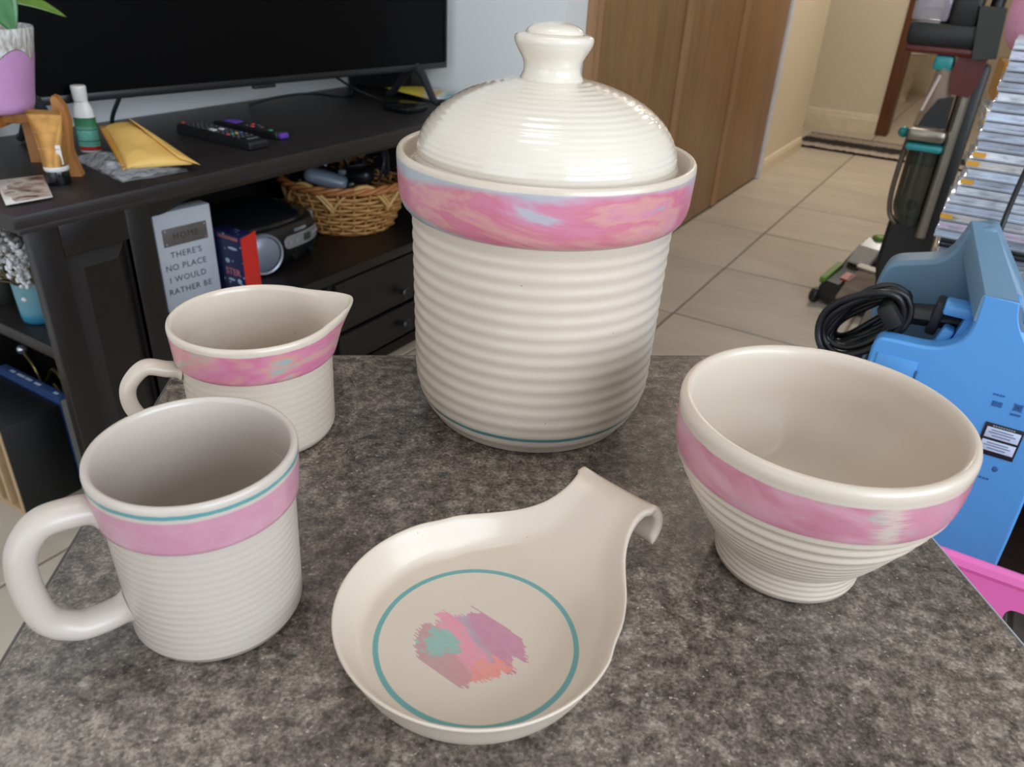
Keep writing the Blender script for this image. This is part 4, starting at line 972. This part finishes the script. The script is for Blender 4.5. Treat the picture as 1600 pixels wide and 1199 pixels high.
# ------------------------------------------------------------------ floor beside the cabinet: crate and book
m_cr = mat('black_laminate', (20, 20, 21), .5); m_ply = mat('pale_edge_wood', (190, 160, 124), .55, var=.1)
cr = thing('storage_cube', 'black storage cube with pale wood edges on the floor by the cabinet', 'crate', (-1.60, .5915, 0))
MB().bx(.2165, .220, -.0545, .0545, 0, .198, .001).build('side_panel', m_cr, cr)
MB().bx(-.16, .2165, -.0545, .0545, .192, .198, .001).build('top_panel', m_cr, cr)
MB().bx(-.16, .2165, .047, .0545, .006, .192).build('back_panel', m_cr, cr)
MB().bx(-.16, .2165, -.0545, .0545, 0, .008).build('bottom_panel', m_ply, cr)
for x in (.209, .165, .130, .085, .03, -.05, -.10, -.154): MB().bx(x-.005, x+.006, -.0550, .045, .008, .192).build('board', m_ply, cr)
m_blue = mat('book_blue', (48, 74, 122), .45); m_page = mat('page_grey', (150, 150, 144), .7)
bkx = thing('blue_book', 'blue hardback standing spine-up on the floor behind the black cube', 'book', (-1.489, .6605, 0))
b = MB().bx(-.11, .108, -.0100, -.0080, .0, .208); b.bx(-.11, .108, .0080, .0100, 0, .208); b.bx(-.11, .108, -.010, .010, .206, .210, .001); b.build('cover', m_blue, bkx)
lab(MB().bx(-.108, .1085, -.0080, .0080, .002, .206).build('page_block', m_page, bkx), 'greyish page block')
b = MB()
rng = random.Random(2)
for x0, x1 in ((-.075, -.06), (-.05, -.025), (-.02, .0), (.01, .03), (.075, .088)):
    b.bx(x0, x1, -.003, .003, .2098, .2104)
b.build('spine_print', mat('book_print', (170, 186, 210), .5), bkx)['kind'] = 'stuff'
t = thing('metal_ornament', 'small brass wire ornament with a silver ball below the end shelf', 'ornament', (-1.60, .730, 0))
m_brass = mat('brass', (150, 130, 84), .3, .8)
MB().lathe([(0, 0), (.03, 0), (.03, .004), (.004, .008), (.003, .012), (0, .012)], 24).build('foot', m_brass, t)
MB().tube(spline([(0, 0, .008), (0, 0, .12), (.03, 0, .16), (.06, 0, .19), (.085, 0, .165), (.07, 0, .135), (.045, 0, .15)], 6), .0035, 8).build('scroll', m_brass, t)
MB().tube(spline([(0, 0, .12), (-.02, 0, .17), (-.045, 0, .195)], 5), .003, 8).build('arm', m_brass, t); MB().ball((-.05, 0, .203), .011, 2).build('ball', mat('silver_ball', (200, 205, 215), .2, .8), t)
# ------------------------------------------------------------------ right side: dark stand with CD cases
m_st_w = wood('dark_stand_wood', (48, 34, 26), (30, 21, 16), (6, 6, 1), .5, 4.)
sdn = thing('media_stand', 'dark wooden stand behind the blue appliance carrying the CD stacks', 'stand', (.22, 1.26, 0))
MB().bx(-.31, .42, -.205, .22, .545, .570, .002).build('top', m_st_w, sdn)
for x in (-.295, .405):
    MB().bx(x-.012, x+.012, -.20, .215, 0, .545).build('side_panel', m_st_w, sdn)
MB().bx(-.283, .393, -.19, .215, .26, .28).build('shelf', m_st_w, sdn); MB().bx(-.283, .393, .205, .215, .0, .545).build('back_panel', m_st_w, sdn)
def plastic(name, col, alpha=.55, rough=.12):
    m, nt, p = new(name); p.inputs['Base Color'].default_value = lin(col); p.inputs['Roughness'].default_value = rough; p.inputs['Alpha'].default_value = alpha; return m
m_case = [plastic('cd_case_clear', (214, 220, 230), .45), plastic('cd_case_smoke', (190, 194, 204), .5)]
m_case_k = mat('cd_case_black', (40, 42, 50), .25)
SPN = [('pale lavender', (214, 208, 230)), ('icy blue', (198, 212, 232)), ('dull grey-blue', (164, 176, 198)), ('white', (240, 243, 248)), ('pinkish', (216, 172, 204)), ('greyish', (184, 186, 196)), ('slate', (122, 132, 152)), ('warm beige', (206, 192, 176))]
m_sp = []
for nm, c in SPN:
    m, nt, p = new('spine_'+nm.replace(' ', '_')); o = node(nt, 'ShaderNodeTexCoord').outputs['Object']; oi = node(nt, 'ShaderNodeObjectInfo').outputs['Random']
    q = node(nt, 'ShaderNodeMapping', {0: o, 'Scale': (1, 1, 2.2)}).outputs[0]
    q = node(nt, 'ShaderNodeVectorMath', {0: q, 1: oi}, operation='ADD').outputs[0]
    setc(nt, p, ramp(nt, noise(nt, q, 55, 3), [(.36, lin(tuple(x*.72 for x in c))), (.5, lin(c)), (.66, lin(tuple(min(255, x*1.12) for x in c)))])); p.inputs['Roughness'].default_value = .3; m_sp.append(m)
m_or = mat('orange_sticker', (206, 150, 52), .5)
CW, CD_, CT = .146, .125, .0110
def cd_proto(ci, si):
    t = thing('cd_case', 'proto', 'CD case', (0, 0, 0))
    b = MB().bx(0, CW, 0, CD_, .0003, CT*.40, .0006); b.bx(0, CW, .0012, CD_, CT*.46, CT*.95, .0006); b.build('case', m_case_k if ci == 2 else m_case[ci], t)
    MB().bx(.0012, CW-.0012, .0022, CD_-.002, CT*.16, CT*.84).build('spine_card', m_sp[si], t)
    return t
def dup(root, loc, rz, label, group):
    r = root.copy(); C.objects.link(r); r.location = loc; r.rotation_euler = (0, 0, rz); r['label'] = label; r['group'] = group; MAT[r.name] = Matrix()
    for ch in list(root.children):
        c = ch.copy(); C.objects.link(c); c.parent = r
    return r
protos = {}; used = set()
ORD = ['topmost', 'second', 'third', 'fourth', 'fifth', 'sixth', 'seventh', 'eighth', 'ninth', 'tenth', 'eleventh', 'twelfth', 'thirteenth', 'fourteenth', 'fifteenth', 'sixteenth', 'seventeenth', 'eighteenth', 'nineteenth', 'twentieth', 'twenty-first', 'twenty-second', 'twenty-third', 'twenty-fourth', 'twenty-fifth', 'twenty-sixth', 'twenty-seventh', 'twenty-eighth', 'twenty-ninth', 'thirtieth', 'thirty-first', 'thirty-second', 'thirty-third', 'thirty-fourth', 'thirty-fifth', 'thirty-sixth']
def place_cd(ci, si, loc, rz, label, group):
    kk = (ci, si)
    if kk not in protos:
        t = cd_proto(ci, si); protos[kk] = t; t.location = loc; t.rotation_euler = (0, 0, rz); t['label'] = label; t['group'] = group; return t
    return dup(protos[kk], loc, rz, label, group)
rng = random.Random(21)
seq = [3, 0, 1, 1, 2, 3, 1, 1, 2, 1, 2, 3, 7, 1, 2, 3, 5, 2, 7, 4, 1, 5, 6, 3, 2, 4, 6, 1, 5, 2, 1, 6, 2, 5, 1, 2]
NF = 34; stick = {11, 12, 14, 18}; stick_on = []
for k in range(NF):
    z = .570+(NF-1-k)*CT
    x = -.0140-.0112*min(1, k/19)+rng.uniform(-.0028, .0022)
    if 16 <= k <= 20: x -= .006
    cn = 2 if k in (21, 24, 28) else (1 if rng.random() < .35 else 0)
    r_ = place_cd(cn, seq[k], (x, 1.092+rng.uniform(-.003, .003), z), rng.uniform(-.03, .03), 'CD case with a %s spine, %s down in the front stack' % (SPN[seq[k]][0], ORD[k]) if k else 'CD case with a white spine, topmost of the front stack', 'CD cases in the front stack')
    if k in stick: stick_on.append(r_)
for r_ in stick_on: lab(MB().bx(-.0006, .013, -.0006, .006, .0032, .0085).build('sticker', m_or, r_), 'orange sticker')
NB = 26
for k in range(NB):
    z = .570+(NB-1-k)*CT; si = 7
    place_cd(k % 2, si, (-.021-.004*math.sin(k*1.1)-.004*(k > 12), 1.290+rng.uniform(-.004, .004), z), .10+rng.uniform(-.04, .04), 'CD case edge in the beige rear stack, %s from its top' % ORD[k] if k else 'topmost CD case of the beige rear stack', 'CD cases in the rear stack')
for (ci, si), t in protos.items():
    if t['label'] == 'proto': t['label'] = 'CD case with a %s spine' % SPN[si][0]
# pink cloth and cardboard behind the stacks
m_pink = mat('pink_cloth', (214, 150, 172), .85, var=.12, scale=18, bmp=.004, bscale=40)
t = thing('pink_cushion', 'soft pink patterned cushion lying on the gold-brown carton behind the CDs', 'cushion', (.062, 1.345, .9060))
b = MB().box((0, 0, .062), (.20, .10, .122), .045, rotm(rz=.1), seg=4); b.build('cover', m_pink, t, smooth=180)
for x, z in ((-.03, .05), (.01, .08), (.04, .03), (-.01, .025), (-.06, .09)): MB().ball((x, -.0565, z), (.010, .003, .010), 1).build('printed_dot', mat('maroon_dot', (150, 74, 104), .8), t)
t = thing('carton', 'flat gold-brown carton lying on top of the rear CD stack', 'carton', (.050, 1.340, .8560))
MB().box((0, 0, .025), (.155, .115, .0495), .001, rotm(rz=.1)).build('body', mat('cardboard', (172, 120, 52), .8, bmp=.001), t, smooth=0); MB().box((0, 0, .0498), (.154, .02, .0008), rot=rotm(rz=.1)).build('tape', mat('tape', (196, 160, 100), .3), t)
# clear plastic packet beside the stacks
m_clear = plastic('clear_pack', (206, 208, 222), .38, .06)
m, nt, p = new('clear_crumple'); v = coords(nt); p.inputs['Base Color'].default_value = lin((200, 204, 220)); p.inputs['Roughness'].default_value = .07; p.inputs['Alpha'].default_value = .42
bump(nt, p, noise(nt, v, 40, 4), .02); m_cl = m
# ------------------------------------------------------------------ blue appliance
m_bl = mat('blue_plastic', (84, 152, 216), .42, var=.03, scale=8); m_bl2 = mat('blue_plastic_grey_sheen', (104, 134, 158), .45, var=.03, scale=8); m_cav = mat('cavity_grey_blue', (74, 92, 112), .55)  # greyer blue on rear housing and column paints in their sheen
ap = thing('blue_appliance', 'tall blue plastic appliance with a carry recess and rating label', 'appliance', (.045, .955, 0))
def curve2(pts, n=6): return [(v.x, v.y) for v in spline([(x, z, 0) for x, z in pts], n)]
right = curve2([(.068, .722), (.074, .700), (.090, .675), (.116, .630), (.136, .560), (.142, .45), (.142, .2), (.140, .012)], 4)
ledge = curve2([(-.052, .636), (-.048, .647), (-.035, .650), (-.005, .651), (.014, .655), (.028, .666), (.034, .684), (.034, .704), (.033, .722)], 4)
front = ledge+right+[(.13, .0), (-.045, .0), (-.052, .012)]
b = MB(); b.prism(front, 'y', .880, .905); b.build('front_shell', m_bl, ap, world=True, smooth=30, bevel=.005)
backp = [(-.060, .0), (-.066, .62)]+curve2([(-.073, .640), (-.0745, .666), (-.071, .690), (-.062, .701), (-.040, .708), (-.018, .715), (-.007, .728), (.001, .7545)], 4)+[(.027, .762)]+curve2([(.05, .73), (.085, .68), (.128, .60), (.148, .45), (.150, .2), (.148, .01)], 4)+[(.14, 0)]
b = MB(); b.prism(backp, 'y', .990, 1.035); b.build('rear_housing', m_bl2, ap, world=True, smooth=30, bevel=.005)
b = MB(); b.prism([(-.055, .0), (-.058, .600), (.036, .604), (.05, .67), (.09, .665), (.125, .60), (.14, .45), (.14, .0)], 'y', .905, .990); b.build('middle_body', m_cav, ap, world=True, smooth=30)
# sloping shoulder from the front plate up to the rear column
rows = []
for i in range(13):
    t_ = i/12; y = .8805+.125*t_; x0 = .0335-.0335*t_; x1 = .068-.0405*t_; zz = .7215+.040*t_-.010*(1-t_)**3*0; rows.append([(x0, y, zz-.03), (x0, y, zz-.003), (x0+.002, y, zz), ((x0+x1)/2, y, zz+.0005), (x1-.002, y, zz), (x1, y, zz-.003), (x1+.012*(1-t_), y, zz-.03-.02*t_)])
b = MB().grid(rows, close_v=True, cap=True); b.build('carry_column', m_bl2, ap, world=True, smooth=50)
b = MB()
b.prism(curve2([(.030, .722), (.028, .70), (.022, .66), (.0, .61)], 4)+[(.036, .61), (.040, .722)], 'y', .906, .99); lab(b.build('inner_wall', m_bl, ap, world=True, smooth=40), 'bright blue inner wall of the recess')
MB().bx(.004, .034, .903, .935, .682, .694, .003).build('cord_cleat', m_bl, ap, world=True)
MB().box((.012, .915, .650), (.012, .02, .034), .003, rotm(ry=.25)).build('cord_cleat', m_bl, ap, world=True)
MB().bx(-.044, -.002, .8785, .8803, .606, .632, .002).build('access_cover', m_bl, ap, world=True)
MB().bx(-.0025, .0, .8780, .8800, .606, .622, .0005).build('latch', mat('latch_dark', (40, 84, 130), .5), ap, world=True)
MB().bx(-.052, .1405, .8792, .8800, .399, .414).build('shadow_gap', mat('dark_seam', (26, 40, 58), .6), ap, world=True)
# rating label and moulded marks
BA = lambda x, z, y=.8796: Matrix.Translation((-.045, -.955, 0)) @ basis((1, 0, .02), (0, 0, 1), (x, y, z))
lb = MB().box((.0965, .8795, .5670), (.037, .0010, .0385), .0004).build('rating_label', mat('label_black', (22, 24, 32), .4), ap, world=True)
m_wl = mat('label_white', (196, 208, 230), .45); m_lk = mat('label_ink', (96, 106, 132), .5)
for z in (.5755, .5600):
    MB().box((.0970, .8788, z), (.0320, .0006, .0125), .0002).build('label_field', m_wl, lb, world=True)
    for q, wd in ((.0035, .022), (.0005, .026), (-.0030, .018)):
        b = MB(); n_ = int(wd/.0016)
        for i in range(n_): b.box((.097-wd/2+i*.0016+.0005, .8783, z+q), (.0010, .0003, .0013))
        o_ = b.build('small_print', m_lk, lb, world=True); o_['kind'] = 'stuff'
b = MB()
for i in range(9): b.box((.0865+i*.0024, .8788, .5838), (.0016, .0003, .0014))
b.build('small_print', mat('label_grey', (150, 156, 170), .5), lb, world=True)['kind'] = 'stuff'
m_mk = mat('moulded_mark', (44, 92, 150), .5)
b = MB()   # crossed-out wheeled bin with bar
b.box((.1005, .8797, .6105), (.0075, .0006, .0075)); w_ = b.build('bin_mark', m_mk, ap, world=True)
for s in (-1, 1): MB().box((.1005, .8793, .6105), (.0118, .0005, .0009), rot=rotm(ry=s*.8)).build('cross_stroke', m_mk, w_, world=True)
MB().box((.1005, .8795, .6020), (.0095, .0005, .0022)).build('bin_bar', m_mk, w_, world=True)
b = MB(); b.box((.0790, .8797, .6085), (.0045, .0005, .006)); b.box((.0842, .8797, .6085), (.0042, .0005, .006)); b.build('manual_mark', m_mk, ap, world=True)['kind'] = 'stuff'
for i, x in enumerate((.0755, .0785, .0815, .0845)): MB().box((x, .8797, .6190), (.0020, .0005, .0018)).build('mark', m_mk, ap, world=True)
MB().box((.0870, .8797, .5335), (.0022, .0005, .0070), rot=rotm(ry=.3)).build('mark', m_mk, ap, world=True); MB().ball((.1030, .8800, .5335), (.0032, .0008, .0040), 2).build('mark', m_mk, ap, world=True)
for i in range(5): MB().box((.086+i*.0035, .8797, .5190), (.0024, .0005, .0020)).build('mark', m_mk, ap, world=True)
# cord hook and coil
hk = MB(); hk.tube([(.036, .945, .668), (.0, .940, .666), (-.030, .935, .664), (-.048, .930, .660)], [.013, .014, .013, .012], 10, flat=(1.1, .9)); hk.build('cord_hook', mat('hook_black', (26, 28, 32), .45), ap, world=True)
MB().box((.0, .9385, .668), (.012, .032, .040), .004, rotm(ry=.1)).build('hook_clip', mat('hook_black', (26, 28, 32), .45), ap, world=True)
m_coil = mat('black_cord', (16, 17, 20), .4)
co = thing('coiled_cord', 'black power cord coiled on the hook of the blue appliance', 'cord', (-.062, .925, .62))
rng = random.Random(9)
for k in range(9):
    dx, dz = rng.uniform(-.004, .004), rng.uniform(-.004, .004); ra, rb = .050+rng.uniform(-.005, .004), .012+.0026*k
    ca, sa = math.cos(.85), math.sin(.85); pts = []
    for i in range(40):
        a = 2*PI*i/40; u = ra*math.cos(a); w_ = rb*math.sin(a)+.002*math.sin(3*a+k)
        pts.append((-.070+dx+u*ca-w_*sa, .942-.0045*k+.004*math.cos(a*2+k), .650+dz+u*sa+w_*ca))
    MB().tube(pts, .0041, 8, closed=True).build('loop', m_coil, co, world=True, smooth=180)
MB().box((-.044, .920, .668), (.020, .052, .030), .006, rotm(ry=-.7)).build('strap', mat('strap_black', (20, 20, 23), .6), co, world=True)
for e in (((-.100, .915, .615), (-.112, .912, .590), (-.121, .915, .555), (-.128, .92, .50), (-.10, .93, .42)), ((-.088, .905, .605), (-.088, .905, .585), (-.093, .91, .55), (-.10, .92, .50), (-.10, .93, .42))):
    MB().tube(spline(e, 5), .0042, 8).build('tail', m_coil, co, world=True, smooth=180)
# clear crumpled plastic bottle at the frame's edge, on the stand top in front of the stacks
t = thing('clear_bottle', 'clear crumpled plastic packet beside the blue appliance before the CDs', 'packaging', (.098, 1.0640, .570))
b = MB()
fr = lambda a, r, z: (r*(1+.10*math.sin(3*a+z*90)+.05*math.sin(7*a-z*140)), z)
b.lathe([(0, 0), (.020, 0), (.024, .01), (.0245, .05), (.022, .07), (.025, .09), (.0245, .125), (.020, .145), (.014, .155), (.012, .160), (0, .16)], 28, fr=fr)
b.build('body', m_cl, t, smooth=60); MB().lathe([(0, .158), (.013, .158), (.0135, .172), (0, .173)], 20).build('cap', mat('clear_cap', (190, 196, 210), .3), t)
tag(MB().tube(spline([(.041, 1.082, .84), (.037, 1.080, .80), (.035, 1.078, .765), (.034, 1.074, .735), (.031, 1.082, .71)], 5), .0030, 8).build('thin_cable', m_coil), 'thin black cable hanging in front of the front CD stack', 'cable')
# ------------------------------------------------------------------ pink basket
m_pk = mat('pink_plastic', (228, 112, 180), .38, var=.03, scale=8)
pb = thing('laundry_basket', 'bright pink plastic basket with rectangular holes beside the table', 'basket', (.30, .56, 0))
X0, X1, Y0, Y1, ZR = .02, .60, .43, .695, .526
tp = .86
def wallq(p, q, inn, name):
    """one tapered side between rim corners p and q with two rows of holes"""
    p, q = Vector(p), Vector(q); d = q-p; L = d.length; ex_ = d.normalized(); ez_ = (Vector((0, 0, -1))+Vector(inn)*.10).normalized()
    m_ = basis(ex_, -ez_, p-Vector((.30, .56, 0)))
    n = max(2, round(L/.052)); st_ = L/n; holes = []
    for r0, r1 in ((-.090, -.026), (-.165, -.10), (-.24, -.175), (-.315, -.25)):
        for i in range(n): holes.append(rrect(i*st_+.007, (i+1)*st_-.007, r0, r1, .007, 3))
    holed(name, [(0, 0), (L, 0), (L-.035, -.50), (.035, -.50)], holes, .003, m_pk, pb, m_)
wallq((X0, Y1, ZR), (X1, Y1, ZR), (0, -1, 0), 'side'); wallq((X1, Y0, ZR), (X0, Y0, ZR), (0, 1, 0), 'side')
wallq((X0, Y0, ZR), (X0, Y1, ZR), (1, 0, 0), 'side'); wallq((X1, Y1, ZR), (X1, Y0, ZR), (-1, 0, 0), 'side')
b = MB().tube([(x, y, ZR) for x, y in [(X0-.004, Y0-.004), (X1+.004, Y0-.004), (X1+.004, Y1+.004), (X0-.004, Y1+.004)]], .0085, 8, closed=True); b.build('rim', m_pk, pb, world=True)
MB().bx(X0+.055, X1-.055, Y0+.055, Y1-.055, .018, .030, .004).build('bottom', m_pk, pb, world=True)
MB().bx(X0+.06, X1-.06, Y0+.06, Y1-.06, 0, .018).build('foot', m_pk, pb, world=True)
# ------------------------------------------------------------------ carpet cleaner in the hall
vc = thing('carpet_cleaner', 'upright carpet cleaner with silver pole and clear tanks in the hall', 'vacuum', (-.20, 2.66, 0))
def vp(name, b, m, par=vc, **k): return b.build(name, m, par, world=True, **k)
m_vblk = mat('vac_black', (26, 26, 26), .4); m_vsil = mat('vac_silver', (150, 142, 130), .3, .75); m_vteal = mat('vac_teal', (40, 140, 142), .35); m_vred = mat('vac_red', (86, 24, 20), .4); m_vbr = mat('vac_bronze', (112, 100, 88), .35, .5); m_vgr = mat('vac_green', (92, 132, 40), .4); m_vdk = mat('vac_dark_green', (40, 44, 36), .4)
def tank(name, col, alpha, rough=.1): return plastic(name, col, alpha, rough)
m_t1 = tank('tank_dark_clear', (48, 52, 44), .82); m_t2 = tank('tank_clear', (170, 150, 136), .5); m_t3 = tank('tank_lavender', (180, 172, 184), .55)
vp('pole', MB().tube([(-.114, 2.585, .312), (-.113, 2.585, .725)], .0150, 14), m_vsil)
vp('spine', MB().bx(-.135, -.072, 2.60, 2.66, .20, .80, .012), m_vblk)
vp('frame_rail', MB().tube(spline([(-.222, 2.60, .61), (-.226, 2.60, .52), (-.226, 2.60, .42), (-.214, 2.60, .36), (-.19, 2.60, .335)], 5), .0075, 8), m_vbr)
def oval(x0, x1, yc, ry, levels, k=28):
    return MB().grid([[((x0(z)+x1(z))/2+(x1(z)-x0(z))/2*math.cos(2*PI*i/k), yc+ry*math.sin(2*PI*i/k), z) for i in range(k)] for z in levels], close_v=True, cap=True)
lo = vp('lower_tank', oval(lambda z: -.216+.030*max(0, (.40-z)/.06)**2, lambda z: -.128, 2.615, .06, [.345, .36, .38, .40, .45, .50, .56]), m_t1, smooth=60)
vp('tank_float', MB().ball((-.165, 2.61, .395), (.020, .02, .018), 2), m_vred, par=lo)
vp('tank_streak', MB().box((-.192, 2.565, .47), (.008, .004, .09), .0018), m_vbr, par=lo)
vp('teal_band', MB().bx(-.222, -.125, 2.55, 2.66, .560, .580, .008), m_vteal); vp('teal_latch', MB().ball((-.240, 2.60, .600), (.016, .018, .016), 2), m_vteal)
vp('silver_ring', MB().bx(-.226, -.126, 2.548, 2.66, .586, .622, .012), m_vsil)
up = vp('upper_tank', oval(lambda z: -.222+.020*(z-.62)/.17, lambda z: -.130-.030*(z-.62)/.17, 2.60, .045, [.622, .64, .70, .76, .80]), m_t2, smooth=60)
vp('dark_panel', MB().prism([(-.205, .63), (-.132, .63), (-.136, .715), (-.172, .705), (-.196, .66)], 'y', 2.548, 2.556), m_vblk, par=up)
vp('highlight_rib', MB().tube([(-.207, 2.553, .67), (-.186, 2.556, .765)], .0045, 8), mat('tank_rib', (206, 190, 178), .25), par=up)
vp('teal_cap', MB().bx(-.212, -.164, 2.555, 2.64, .775, .815, .010), m_vteal)
vp('red_column', MB().prism([(-.158, .815), (-.086, .815), (-.090, .74), (-.102, .715), (-.150, .72), (-.160, .76)], 'y', 2.56, 2.65), m_vred, smooth=30)
bd = vp('motor_housing', MB().bx(-.298, -.105, 2.55, 2.68, .832, .895, .014), m_vblk)
vp('red_trim', MB().bx(-.292, -.120, 2.546, 2.68, .815, .836, .008), m_vred)
vp('clear_top', MB().bx(-.300, -.205, 2.555, 2.67, .893, .985, .014), m_t3); vp('purple_filter', MB().bx(-.226, -.208, 2.56, 2.66, .895, .98, .006), mat('vac_purple', (124, 84, 118), .5))
vp('upper_housing', MB().bx(-.205, -.135, 2.55, 2.68, .885, 1.02, .012), m_vblk)
vp('grip_cover', MB().prism([(-.140, .940), (-.078, .938), (-.066, .818), (-.122, .812)], 'y', 2.54, 2.60), m_vdk, smooth=30); vp('handle', MB().tube([(-.11, 2.64, .80), (-.105, 2.64, .95), (-.10, 2.65, 1.06), (-.10, 2.62, 1.10)], .018, 10), m_vblk)
# floor head: wedge pointing to the near left
hx = Vector((-.32, -.95, 0)).normalized(); hy = Vector((hx.y, -hx.x, 0))
hd_ = Vector((-.205, 2.79, 0))
def hp(a, s, z): q = hd_+hx*a+hy*s; return (q.x, q.y, z)
def wedge(prof, s0, s1):
    b = MB(); lo_ = [b.bm.verts.new(hp(a, s0, z)) for a, z in prof]; hi_ = [b.bm.verts.new(hp(a, s1, z)) for a, z in prof]; n = len(prof)
    for i in range(n): b.bm.faces.new((lo_[i], lo_[(i+1) % n], hi_[(i+1) % n], hi_[i]))
    b.bm.faces.new(lo_); b.bm.faces.new(hi_); return b
hb = vp('floor_head', wedge([(-.10, .02), (.16, .01), (.175, .03), (.13, .075), (.04, .105), (-.06, .16), (-.11, .12)], -.15, .13), m_vblk, smooth=20, bevel=.008)
vp('clear_hood', wedge([(.03, .112), (.10, .094), (.172, .040), (.178, .050), (.11, .112), (.03, .128)], -.135, .05), m_t2, par=hb, smooth=20, bevel=.004)
vp('white_panel', wedge([(-.10, .165), (.02, .118), (.025, .128), (-.03, .175), (-.09, .195)], .035, .115), mat('vac_white', (196, 192, 186), .25), par=hb, smooth=20, bevel=.006)
vp('green_strip', wedge([(.02, .09), (.12, .07), (.135, .062), (.135, .082), (.03, .118)], .118, .140), m_vgr, par=hb, smooth=20, bevel=.003)
vp('green_cap', MB().ball(hp(-.10, .075, .195), (.03, .03, .012), 2), m_vgr, par=hb)
vp('red_accent', wedge([(.08, .098), (.12, .088), (.125, .098), (.085, .110)], .04, .075), mat('vac_orange_red', (168, 70, 54), .4), par=hb, smooth=20)
vp('silver_bar', wedge([(.035, .130), (.055, .122), (.058, .130), (.038, .138)], -.03, .06), mat('chrome', (230, 230, 230), .12, .6), par=hb, smooth=20)
for s in (.125, -.15): vp('wheel', MB().lathe([(0, -.012), (.022, -.012), (.026, -.008), (.026, .008), (.022, .012), (0, .012)], 24, loc=hp(.165, s, .027), rot=rotm(rx=PI/2, rz=math.atan2(hy.y, hy.x)-PI/2)), m_vblk, par=hb)
vp('neck', MB().tube([hp(-.06, .0, .12), (-.14, 2.66, .26), (-.10, 2.63, .34)], [.035, .032, .03], 10), m_vblk)
vp('lower_body', MB().prism([(-.212, .345), (-.10, .345), (-.085, .20), (-.10, .10), (-.19, .10), (-.215, .20)], 'y', 2.60, 2.72), m_vblk, smooth=20, bevel=.012)
